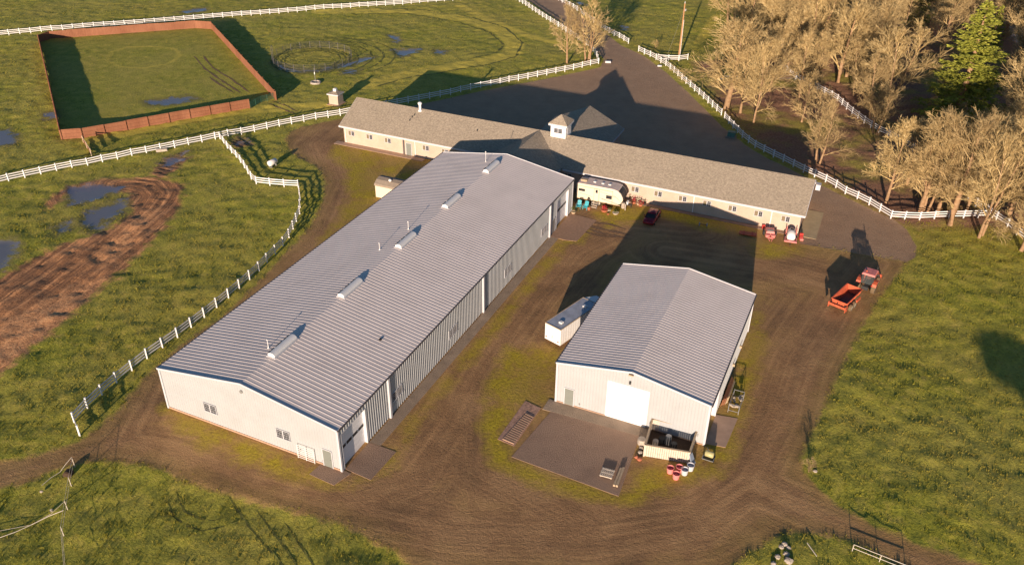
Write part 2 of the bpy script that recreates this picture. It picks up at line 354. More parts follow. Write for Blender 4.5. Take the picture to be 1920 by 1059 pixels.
cell = 0.5
gx = np.arange(-150, 190.01, cell); gy = np.arange(36, 300.01, cell)
X, Y = np.meshgrid(gx, gy)
L = {}
L['sd_g'] = sdmax(X, Y, GRAVEL); L['sd_a'] = sdmax(X, Y, ASPHALT); L['sd_m'] = sdmax(X, Y, MOSS)
L['sd_mud'] = sdmax(X, Y, MUD); L['sd_w'] = sdmax(X, Y, WATER); L['sd_s'] = sdmax(X, Y, SOIL)
L['sd_d'] = sdmax(X, Y, [ipol([(-60,720),(0,600),(60,580),(130,540),(200,520),(150,575),(100,618),(60,655),(0,695)]), ipol([(230,430),(270,395),(290,400),(260,445),(200,500),(190,480)])])
tr = np.full(X.shape, -99.0)
for pl, wd in TRACKS: tr = np.maximum(tr, wd-seg_dist(X, Y, pl, False))
L['sd_t'] = tr
ln = np.full(X.shape, 99.0)
for pl in LANES: ln = np.minimum(ln, seg_dist(X, Y, pl, False))
L['lane'] = ln; L['mudc'] = seg_dist(X, Y, MUDC, False)
for k in L:
    if k.startswith('sd'): L[k] = np.clip(L[k], -8, 8)
hard = np.clip(np.maximum(L['sd_g'], L['sd_a'])/0.8+0.5, 0, 1)
wet = np.clip(L['sd_w']/1.2+0.35, 0, 1)
lump = (vnoise(X, Y, 1.6)-.5)*.18+(vnoise(X, Y, 0.8, 3)-.5)*.18+(vnoise(X, Y, 6, 5)-.5)*.22+(vnoise(X, Y, 25, 6)-.5)*.2
enc = ipol([(117,262),(75,80),(95,73),(367,53),(397,55),(515,185)])
smoothz = np.clip(sdf(X, Y, enc)/1.5+.5, 0, 1)
mudm = np.clip(L['sd_mud']/1.0+0.5, 0, 1)
Z = lump*(1-hard)*(1-wet)*(1-.75*smoothz)
Z += mudm*(1-wet)*(0.11*np.sin(L['mudc']*4.6+vnoise(X, Y, 3, 8)*3)+(vnoise(X, Y, .8, 9)-.5)*.22)*(vnoise(X, Y, 9, 4)*.8+.3)
Z -= wet*0.05
Z += hard*(vnoise(X, Y, 2.2, 2)-.5)*.02-hard*0.02
# keep the ground under and close around the buildings level
for o_, r_, wx, wy in ((A_O, A_R, A_W, A_L), (B_O, B_R, B_W, B_L), (S_O, S_R, S_L, S_D+12)):
    lx = (X-o_[0])*math.cos(r_)+(Y-o_[1])*math.sin(r_); ly = -(X-o_[0])*math.sin(r_)+(Y-o_[1])*math.cos(r_)
    near = (lx > -1) & (lx < wx+1) & (ly > -1) & (ly < wy+1); Z[near] = np.minimum(Z[near], -0.03)
def ground_z(x, y):
    i = min(max(int(round((y-36)/cell)), 0), len(gy)-1); j = min(max(int(round((x+150)/cell)), 0), len(gx)-1)
    return float(Z[i, j])

def ground_material():
    m, t, b = new_mat('ground_cover'); P = pos(t)
    def att(n): a = t.nodes.new('ShaderNodeAttribute'); a.attribute_name = n; return a.outputs['Fac']
    n_f = noise(t, 3.0, 6, P, 0.7); n_m = noise(t, 0.55, 5, P, 0.65); n_l = noise(t, 0.07, 5, P, 0.6); n_x = noise(t, 9.0, 4, P, 0.7)
    def mask(a, amp, soft, nz=n_m):
        v = mth(t, 'ADD', a, mth(t, 'MULTIPLY', mth(t, 'SUBTRACT', nz.outputs[0], 0.5), amp*2))
        return mth(t, 'ADD', mth(t, 'MULTIPLY', v, 0.5/soft), 0.5, True)
    g1 = ramp(t, n_f.outputs[0], [(0.30, (0.049, 0.070, 0.008)), (0.5, (0.320, 0.320, 0.022)), (0.70, (0.641, 0.551, 0.068))])
    g2 = ramp(t, n_m.outputs[0], [(0.32, (0.085, 0.130, 0.012)), (0.5, (0.350, 0.344, 0.025)), (0.68, (0.681, 0.513, 0.107))])
    c = mixc(t, 0.5, g1, g2)
    c = mixc(t, mth(t, 'MULTIPLY', ramp(t, n_l.outputs[0], [(0.38, (0, 0, 0)), (0.62, (1, 1, 1))]), 0.65), c, mixc(t, 0.45, g1, (0.52, 0.40, 0.11)))
    c = mixc(t, mth(t, 'MULTIPLY', mask(att('sd_t'), 0.4, 0.4), 0.9), c, (0.62, 0.50, 0.07))
    n_b = noise(t, 0.028, 3, P, 0.5)      # broad drifts of older, browner sward
    c = mixc(t, mth(t, 'MULTIPLY', ramp(t, n_b.outputs[0], [(0.45, (0, 0, 0)), (0.62, (1, 1, 1))]), 0.30), c, mixc(t, 0.5, g2, (0.40, 0.26, 0.06)))
    soil = ramp(t, n_f.outputs[0], [(0.3, (0.16, 0.075, 0.042)), (0.6, (0.38, 0.20, 0.11)), (0.8, (0.42, 0.30, 0.12))])
    soil = mixc(t, ramp(t, n_l.outputs[0], [(0.48, (0, 0, 0)), (0.60, (0.85, 0.85, 0.85))]), soil, mixc(t, 0.35, g1, (0.34, 0.25, 0.07)))
    c = mixc(t, mask(att('sd_s'), 2.0, 1.5), c, soil)
    # gravel yard with wheel streaks that follow the lanes
    ln_ = att('lane'); cv = t.nodes.new('ShaderNodeCombineXYZ'); sp = t.nodes.new('ShaderNodeSeparateXYZ'); t.links.new(P, sp.inputs[0])
    t.links.new(mth(t, 'MULTIPLY', ln_, 1.1), cv.inputs[0]); t.links.new(mth(t, 'MULTIPLY', sp.outputs[0], 0.05), cv.inputs[1]); t.links.new(mth(t, 'MULTIPLY', sp.outputs[1], 0.05), cv.inputs[2])
    st = noise(t, 1.3, 5, cv.outputs[0], 0.65); n_m2 = noise(t, 0.33, 6, P, 0.7); n_p = noise(t, 0.13, 7, P, 0.72)
    gr = ramp(t, st.outputs[0], [(0.36, (0.120, 0.060, 0.023)), (0.5, (0.356, 0.185, 0.072)), (0.62, (0.652, 0.371, 0.154))])
    gr = mixc(t, 0.40, gr, ramp(t, n_f.outputs[0], [(0.3, (0.177, 0.095, 0.039)), (0.7, (0.532, 0.307, 0.135))]))
    gr = mixc(t, 0.25, gr, ramp(t, n_x.outputs[0], [(0.36, (0.078, 0.045, 0.023)), (0.66, (0.691, 0.443, 0.230))]))
    gr = mixc(t, 0.38, gr, ramp(t, n_p.outputs[0], [(0.38, (0.148, 0.074, 0.024)), (0.48, (0.335, 0.171, 0.066)), (0.58, (0.553, 0.316, 0.131))]))
    gr = mixc(t, mth(t, 'MULTIPLY', ramp(t, n_m2.outputs[0], [(0.56, (0, 0, 0)), (0.66, (1, 1, 1))]), 0.25), gr, (0.571, 0.344, 0.145))
    mg = mask(att('sd_g'), 0.9, 0.35); c = mixc(t, mg, c, gr)
    # thin moss and weeds: where marked, and as faint drifts over the least driven ground
    mc = ramp(t, n_f.outputs[0], [(0.3, (0.20, 0.155, 0.008)), (0.5, (0.44, 0.33, 0.012)), (0.7, (0.60, 0.47, 0.025))])
    mc = mixc(t, mth(t, 'MULTIPLY', ramp(t, n_m2.outputs[0], [(0.34, (1, 1, 1)), (0.52, (0, 0, 0))]), 0.8), mc, mixc(t, 0.5, gr, (0.42, 0.24, 0.03)))
    c = mixc(t, mth(t, 'MULTIPLY', mask(att('sd_m'), 2.4, 1.1, n_m2), 0.95), c, mc)
    drift = mth(t, 'MULTIPLY', mth(t, 'MULTIPLY', mask(mth(t, 'SUBTRACT', ln_, 4.5), 4.0, 3.0, n_m2), mg), ramp(t, n_p.outputs[0], [(0.42, (0, 0, 0)), (0.54, (0.75, 0.75, 0.75))]))
    c = mixc(t, drift, c, mixc(t, 0.45, gr, (0.36, 0.25, 0.03)))
    edge = mth(t, 'MULTIPLY', mth(t, 'SUBTRACT', mask(att('sd_g'), 1.6, 0.4), mask(mth(t, 'SUBTRACT', att('sd_g'), 1.6), 2.4, 0.9)), 0.55)
    c = mixc(t, edge, c, mixc(t, 0.4, gr, (0.30, 0.23, 0.03)))
    asp = ramp(t, n_x.outputs[0], [(0.3, (0.288, 0.181, 0.106)), (0.7, (0.488, 0.317, 0.188))])
    asp = mixc(t, 0.6, asp, ramp(t, n_m2.outputs[0], [(0.3, (0.319, 0.200, 0.119)), (0.7, (0.488, 0.322, 0.197))]))
    c = mixc(t, mask(att('sd_a'), 0.12, 0.12), c, asp)
    # mud with ruts along its centre line
    mc_ = att('mudc'); cm = t.nodes.new('ShaderNodeCombineXYZ'); t.links.new(mth(t, 'MULTIPLY', mc_, 1.25), cm.inputs[0]); t.links.new(mth(t, 'MULTIPLY', sp.outputs[0], 0.05), cm.inputs[1]); t.links.new(mth(t, 'MULTIPLY', sp.outputs[1], 0.05), cm.inputs[2])
    ms = noise(t, 1.6, 5, cm.outputs[0], 0.7)
    md = ramp(t, ms.outputs[0], [(0.38, (0.091, 0.035, 0.013)), (0.5, (0.386, 0.163, 0.059)), (0.62, (0.927, 0.443, 0.179))])
    md = mixc(t, 0.3, md, ramp(t, n_f.outputs[0], [(0.3, (0.155, 0.064, 0.029)), (0.7, (0.799, 0.443, 0.217))]))
    md = mixc(t, mth(t, 'MULTIPLY', mask(att('sd_d'), 2.5, 1.6), 0.75), md, ramp(t, n_f.outputs[0], [(0.35, (0.335, 0.140, 0.056)), (0.55, (0.950, 0.467, 0.198)), (0.7, (0.950, 0.642, 0.301))]))
    mm = mask(att('sd_mud'), 2.4, 0.6); c = mixc(t, mm, c, md)
    mw = mask(mth(t, 'SUBTRACT', att('sd_w'), 0.35), 3.6, 0.45)
    c = mixc(t, mask(mth(t, 'ADD', att('sd_w'), 0.9), 2.6, 0.6), c, mixc(t, 0.5, c, (0.10, 0.075, 0.05)))
    c = mixc(t, mth(t, 'MULTIPLY', mw, 0.85), c, (0.17, 0.175, 0.215))  # blue-grey of the reflected sky is put into the puddle colour
    t.links.new(c, b.inputs['Base Color'])
    rr = t.nodes.new('ShaderNodeMix'); rr.data_type = 'FLOAT'; t.links.new(mw, rr.inputs[0]); rr.inputs[2].default_value = 0.92; rr.inputs[3].default_value = 0.06
    t.links.new(rr.outputs[0], b.inputs['Roughness'])
    b.inputs['Specular IOR Level'].default_value = 0.5
    bm = t.nodes.new('ShaderNodeBump'); bm.inputs['Distance'].default_value = 0.22
    t.links.new(mth(t, 'MULTIPLY', mth(t, 'SUBTRACT', 1.0, mw), mth(t, 'SUBTRACT', 0.85, mth(t, 'MULTIPLY', mth(t, 'MAXIMUM', mg, mask(att('sd_a'), .1, .1)), 0.25))), bm.inputs['Strength'])
    hsum = mth(t, 'ADD', mth(t, 'MULTIPLY', n_f.outputs[0], 1.0), mth(t, 'ADD', mth(t, 'MULTIPLY', n_x.outputs[0], 0.6), mth(t, 'MULTIPLY', mth(t, 'MULTIPLY', st.outputs[0], mg), 0.5)))
    t.links.new(hsum, bm.inputs['Height']); t.links.new(bm.outputs[0], b.inputs['Normal'])
    return m
M['ground'] = ground_material()

def terrain_piece(name, cells):
    ny, nx = X.shape; used = np.zeros(X.shape, bool)
    used[:-1, :-1] |= cells; used[1:, :-1] |= cells; used[:-1, 1:] |= cells; used[1:, 1:] |= cells
    idx = -np.ones(X.shape, int); idx[used] = np.arange(used.sum())
    co = np.stack([X[used], Y[used], Z[used]], 1)
    i, j = np.nonzero(cells)
    q = np.stack([idx[i, j], idx[i, j+1], idx[i+1, j+1], idx[i+1, j]], 1)
    me = bpy.data.meshes.new(name); me.vertices.add(len(co)); me.vertices.foreach_set('co', co.ravel())
    me.loops.add(q.size); me.loops.foreach_set('vertex_index', q.ravel()); me.polygons.add(len(q))
    me.polygons.foreach_set('loop_start', np.arange(0, q.size, 4)); me.polygons.foreach_set('loop_total', np.full(len(q), 4))
    me.polygons.foreach_set('use_smooth', np.ones(len(q), bool))
    for k, v in L.items():
        a = me.attributes.new(k, 'FLOAT', 'POINT'); a.data.foreach_set('value', v[used].astype(np.float32))
    me.materials.append(M['ground']); me.update(); me.validate()
    o = bpy.data.objects.new(name, me); COL.objects.link(o); o['kind'] = 'structure'; return o
def cc(a): return (a[:-1, :-1]+a[1:, :-1]+a[:-1, 1:]+a[1:, 1:])/4
cw = cc(L['sd_w']) > 0; ca = (cc(L['sd_a']) > 0) & ~cw; cm_ = (cc(L['sd_mud']) > 0) & ~cw & ~ca
cg = (cc(L['sd_g']) > 0) & ~cw & ~ca & ~cm_; cs = (cc(L['sd_s']) > 0) & ~cw & ~ca & ~cm_ & ~cg
terrain_piece('puddle_water', cw); terrain_piece('asphalt_road', ca); terrain_piece('mud_ground', cm_)
terrain_piece('gravel_yard', cg); terrain_piece('woodland_floor', cs); terrain_piece('pasture', ~(cw | ca | cm_ | cg | cs))
# the land beyond the surveyed grid, one ring of big quads
mb = MB(); x0, x1, y0, y1 = gx[0], gx[-1], gy[0], gy[-1]; F = 1500
mb.add([(-F,-F,-.03),(F,-F,-.03),(F,F,-.03),(-F,F,-.03),(x0,y0,-.03),(x1,y0,-.03),(x1,y1,-.03),(x0,y1,-.03)], [(0,1,5,4),(1,2,6,5),(2,3,7,6),(3,0,4,7)])
o = mb.build('ground', 'ground'); o['kind'] = 'structure'
for k in L:
    a = o.data.attributes.new(k, 'FLOAT', 'POINT'); a.data.foreach_set('value', np.full(8, 50.0 if k in ('lane', 'mudc') else -8.0, np.float32))

# grass blades: clumps of thin leaning blades on the pasture and, sparsely, on mossy verges
def grass_field():
    r = np.random.RandomState(11); xs = []; ys = []; hs = []
    for (ya, yb, dens, h) in ((38, 75, 9.0, .13), (75, 115, 6.0, .14), (115, 165, 2.6, .15), (165, 235, 1.0, .17)):
        hw = lambda y: 0.66*y+14
        n = int(dens*2*hw(yb)*(yb-ya)); y = r.rand(n)*(yb-ya)+ya; x = (r.rand(n)*2-1)*hw(yb)
        ok = np.abs(x) < hw(0)+0.66*y; x, y = x[ok], y[ok]
        i = ((y-36)/cell).astype(int).clip(0, len(gy)-1); j = ((x+150)/cell).astype(int).clip(0, len(gx)-1)
        g = np.maximum.reduce([L['sd_g'][i, j], L['sd_a'][i, j], L['sd_w'][i, j]+.3, L['sd_mud'][i, j]+.6, L['sd_s'][i, j]-2])
        keep = (g < -0.35+r.rand(len(x))*.8) & (r.rand(len(x)) < 0.25+1.1*vnoise(x, y, 2.1, 4))
        keep &= ~(inside(x, y, enc) & (r.rand(len(x)) < .75))
        keep &= ~(L['sd_t'][i, j] > 0) | (r.rand(len(x)) < .08)
        x, y = x[keep], y[keep]; xs.append(x); ys.append(y); hs.append(np.full(len(x), h))
    x = np.concatenate(xs); y = np.concatenate(ys); h = np.concatenate(hs); n = len(x)
    i = ((y-36)/cell).astype(int).clip(0, len(gy)-1); j = ((x+150)/cell).astype(int).clip(0, len(gx)-1); z = Z[i, j]
    B = 4; vs = np.zeros((n, B, 3, 3), np.float32)
    for k in range(B):
        a = r.rand(n)*6.283; hh = h*(.5+1.0*r.rand(n)); wd = .010+.018*r.rand(n)+h*.08; ox = (r.rand(n)-.5)*.22; oy = (r.rand(n)-.5)*.22; le = r.rand(n)*.8; la = r.rand(n)*6.283
        px, py = x+ox, y+oy
        vs[:, k, 0] = np.stack([px-np.cos(a)*wd, py-np.sin(a)*wd, z-.06], 1); vs[:, k, 1] = np.stack([px+np.cos(a)*wd, py+np.sin(a)*wd, z-.06], 1)
        vs[:, k, 2] = np.stack([px+np.cos(la)*le*hh, py+np.sin(la)*le*hh, z+hh], 1)
    nv = n*B*3; me = bpy.data.meshes.new('grass'); me.vertices.add(nv); me.vertices.foreach_set('co', vs.ravel())
    me.loops.add(nv); me.loops.foreach_set('vertex_index', np.arange(nv)); me.polygons.add(n*B)
    me.polygons.foreach_set('loop_start', np.arange(0, nv, 3)); me.polygons.foreach_set('loop_total', np.full(n*B, 3))
    m, t, b = new_mat('grass_blades'); P = pos(t); n1 = noise(t, 1.7, 4, P, .7); n2 = noise(t, .07, 5, P, .6); n3 = noise(t, .5, 4, P, .6)
    c1 = ramp(t, n1.outputs[0], [(.28, (0.083, 0.105, 0.008)), (.5, (0.208, 0.206, 0.015)), (.72, (0.394, 0.331, 0.058))])
    c2 = ramp(t, n3.outputs[0], [(.35, (0.125, 0.151, 0.009)), (.65, (0.353, 0.281, 0.047))])
    c = mixc(t, .5, c1, c2); c = mixc(t, mth(t, 'MULTIPLY', ramp(t, n2.outputs[0], [(.4, (0, 0, 0)), (.68, (1, 1, 1))]), .5), c, (.36, .26, .06))
    t.links.new(c, b.inputs['Base Color']); b.inputs['Roughness'].default_value = .8; b.inputs['Specular IOR Level'].default_value = .15
    me.materials.append(m); me.update()
    o = bpy.data.objects.new('grass', me); COL.objects.link(o); o['kind'] = 'stuff'
    tag(o, 'short winter pasture grass growing in tufts around the farmyard', 'grass')
grass_field()

def ruts(name, lines, wd, mat, dz=.03):
    m = MB()
    for ln0 in lines:
        P_ = [G(*q) for q in ln0]; Q = []
        for i in range(len(P_)-1):
            k = max(1, int((P_[i+1]-P_[i]).length/.6)); Q += [P_[i].lerp(P_[i+1], j/k) for j in range(k)]
        Q.append(P_[-1]); vs = []
        for i, q in enumerate(Q):
            d = (Q[min(i+1, len(Q)-1)]-Q[max(0, i-1)]).normalized(); s = Vector((d.y, -d.x, 0)); w_ = wd*(.35+.9*vnoise(np.array([q.x]), np.array([q.y]), 1.1, 5)[0])/2*min(1, (min(i, len(Q)-1-i)+.3)/3)
            q = q+s*(vnoise(np.array([q.x]), np.array([q.y]), 2.5, 7)[0]-.5)*.2
            for e in (-1, 1): r_ = q+s*w_*e; vs.append((r_.x, r_.y, ground_z(r_.x, r_.y)+dz))
        m.add(vs, [(2*i, 2*i+1, 2*i+3, 2*i+2) for i in range(len(Q)-1)])
    o = m.build(name, mat); o['kind'] = 'structure'
M['rut'] = simple('rut_soil', (0.22, 0.13, 0.07), .95, 0, .3, 3, .6, 10)
M['rut_green'] = simple('rut_grass', (0.13, 0.135, 0.025), .95, 0, .4, 3, .6, 10)
ruts('rutted_path', [[(363,105),(385,130),(420,155),(452,175)],[(380,105),(400,128),(435,150),(468,174)],[(392,145),(410,158),(440,175)],[(500,192),(530,205),(555,213)],[(510,190),(535,198),(560,210)]], .45, 'rut')
ruts('rutted_ground', [[(1085,418),(1130,430),(1190,442)],[(1090,425),(1130,438),(1185,448)],[(1095,415),(1140,420),(1175,430)],[(1085,431),(1120,441),(1160,446)]], .55, 'rut')
ruts('grass_tracks', [[(425,925),(470,990),(510,1035),(545,1075)],[(480,955),(530,1020),(570,1075)],[(530,970),(570,1030),(600,1075)],[(330,920),(345,955),(370,970),(400,975),(435,965)],[(310,935),(325,965),(350,985),(380,995),(420,985),(450,975)]], .22, 'rut_green', .02)
pc = (G(511, 116)+G(660, 109))/2
def to_ring(rr, ox=0, oy=0, a0=0, a1=6.283):
    return [Vector((pc.x+ox+math.cos(a)*rr, pc.y+oy+math.sin(a)*rr, 0)) for a in [a0+(a1-a0)*k/40 for k in range(41)]]
_G = G
G = lambda px, py, z=0.0: px if isinstance(px, Vector) else _G(px, py, z)
ruts('worn_rings', [[(q, 0) for q in to_ring(r_, ox, oy, a0, a1)] for r_, ox, oy, a0, a1 in ((9.6, .6, .2, 0, 6.283), (8.3, 0, 0, 0, 6.283), (7.2, .3, -.2, 0, 6.283), (6.1, 0, .1, 0, 6.283), (11.2, 2.0, 1.0, -1.2, 2.6), (12.4, 3.2, 1.6, -1.0, 2.4), (13.8, 4.3, 2.2, -.9, 2.1))], .5, 'rut_green', .02)
G = _G
ruts('worn_oval', [[(640,19),(700,17),(800,20),(885,33),(948,52),(980,80),(968,106),(915,123),(840,134),(750,150),(700,165)], [(655,27),(760,26),(860,42),(920,62),(946,84),(930,100),(880,112)]], .6, 'rut_green', .02)
ruts('meadow_line', [[(1643,965),(1665,910),(1690,850),(1712,790),(1735,720),(1760,650),(1778,580),(1785,545)]], .17, 'rut_green', -.02)

# ---------------------------------------------------------------- paved pads
def slab(name, pts, m, z=0.05):
    z = z*.45
    o = MB().prism([(p[0], p[1]) for p in pts], -0.15, z).build(name, m); o['kind'] = 'structure'; return o
def LA(x, y): return loc2w(A_O, A_R, x, y)
def LB(x, y): return loc2w(B_O, B_R, x, y)
def LS(x, y): return loc2w(S_O, S_R, x, y)
slab('concrete_strip', [LA(22.2, 4.7), LA(23.5, 4.7), LA(23.5, 52.5), LA(22.2, 52.5)], 'concrete', .04)
slab('concrete_ramp', [LA(22.2, .4), LA(25.2, .2), LA(25.4, 4.6), LA(22.2, 4.65)], 'pad', .05)
slab('concrete_step', [LA(19.6, -.05), LA(19.4, -1.7), LA(22.4, -1.9), LA(23.0, .1), LA(22.15, .2), LA(22.1, -.05)], 'pad', .06)
slab('brick_patio', [LA(22.2, 52.6), LA(24.6, 52.5), LA(26.2, 52.9), LA(26.6, 60.2), LA(22.2, 60.6)], simple('patio_bricks', (.37, .225, .14), .9, 0, .25, 3), .04)
slab('concrete_apron', [LB(-.8, -1.9), LB(10.7, -1.5), LB(10.7, -.02), LB(-.8, -.02)], 'concrete', .06)
slab('asphalt_pad', [G(959, 856), G(1160, 930), G(1204, 806), G(1041, 762)], 'pad', .04)
bp = simple('brick_paving', (.40, .24, .17), .95, 0, .45, 2.5, .8, 8)
slab('brick_path', [G(933, 823), G(964, 836), G(1014, 765), G(985, 751)], bp, .05)
mbp = MB(); a_, b_ = G(942, 822), G(968, 836)
for k in range(15):
    t_ = k/15; p0 = G(943+45*t_, 823-50*t_); p1 = G(964+38*t_, 832-52*t_); mbp.span((p0.x, p0.y, .07), (p1.x, p1.y, .07), .16, .10)
o = mbp.build('paving_sleepers', 'block'); o['kind'] = 'structure'
slab('side_ramp', [LB(16.35, .3), LB(18.4, .6), LB(18.6, 5.6), LB(16.35, 5.2)], simple('ramp_concrete', (.48, .32, .22), .9, 0, .15, 1), .04)
slab('walkway', [LS(-.9, -.9), LS(17, -.9), LS(17, .40), LS(-.9, .40)], simple('walkway_concrete', (.46, .31, .21), .9, 0, .15, 1), .04)
slab('walkway', [LS(44, -.5), LS(79.6, -.5), LS(79.6, .40), LS(44, .40)], simple('kerb_concrete', (.30, .20, .14), .9, 0, .2, 1), .05)
slab('asphalt_apron', [LS(79.4, -.2), LS(81.9, -.2), LS(81.9, 9), LS(79.4, 9)], simple('pale_apron', (.48, .37, .21), .9, 0, .15, 1), .035)

# ---------------------------------------------------------------- shared building parts (authored facing -y, then copied)
def window_proto(name, w_, h_, cols, rows, both=True):
    t = 0.06; m = MB()
    for cx_, wd in ((-w_/4, w_/2), (w_/4, w_/2)):
        m.box((cx_-wd/2+t/2, -.03, 0), (t, .05, h_)); m.box((cx_+wd/2-t/2, -.03, 0), (t, .05, h_))
    m.box((0, -.032, h_/2-t/2), (w_+.02, .08, t)); m.box((0, -.035, -h_/2+t/2), (w_+.12, .12, t))
    for s_ in ((1, -1) if both else (1,)):
        a, b = (0.0, w_/2) if s_ > 0 else (-w_/2, 0.0)
        for k in range(1, cols): m.box((a+(b-a)*k/cols, -.045, 0), (.020, .014, h_-.1))
        for k in range(1, rows): m.box(((a+b)/2, -.044, -h_/2+h_*k/rows), ((b-a)-.1, .014, .020))
    f = m.build(name, 'trim')
    MB().box((w_/4, -.03, 0), (w_/2-.06, .012, h_-.06)).build('pane', 'glass', f)
    MB().box((-w_/4, -.03, 0), (w_/2-.06, .012, h_-.06)).build('pane', 'glass' if both else 'screen', f)
    COL_unlink.append(f); return f
COL_unlink = []
def drop_protos():
    for f in COL_unlink:
        for c in list(f.children): bpy.data.objects.remove(c)
        bpy.data.objects.remove(f)
w_big = window_proto('window', 1.65, 1.15, 4, 4)
w_side = window_proto('window', 2.0, 1.15, 4, 4)
w_stable = window_proto('window', 1.25, .90, 2, 3, False)
w_cup = window_proto('window', 1.45, .85, 3, 3)

def overhead_door(parent, W_, H_, loc_, rz, win_z=None, mat='door'):
    m = MB().box((0, 0, H_/2), (W_, .06, H_)); n = max(3, int(H_/0.6))
    if win_z is not None:
        for k in range(1, n): m.box((0, -.035, H_*k/n), (W_, .02, .03))
    d = m.build('overhead_door', mat, parent, loc=loc_, rz=rz)
    if win_z is not None:
        g = MB()
        for k in range(4): g.box((-W_/2+W_*(k+.5)/4, -.045, win_z), (W_/4-.18, .03, .38))
        g.build('pane', 'glass', d)
    return d
def man_door(parent, loc_, rz, mat='grey_door', w_=1.0, h_=2.15):
    m = MB().box((0, -.03, h_/2), (w_, .06, h_)); d = m.build('door', mat, parent, loc=loc_, rz=rz)
    f = MB(); f.box((-w_/2-.04, -.03, h_/2), (.08, .1, h_+.08)); f.box((w_/2+.04, -.03, h_/2), (.08, .1, h_+.08)); f.box((0, -.031, h_+.04), (w_, .1, .08)); f.build('door_frame', 'trim', d)
    MB().box((w_*.38, -.085, 1.02), (.12, .06, .05)).build('handle', 'steel', d); return d

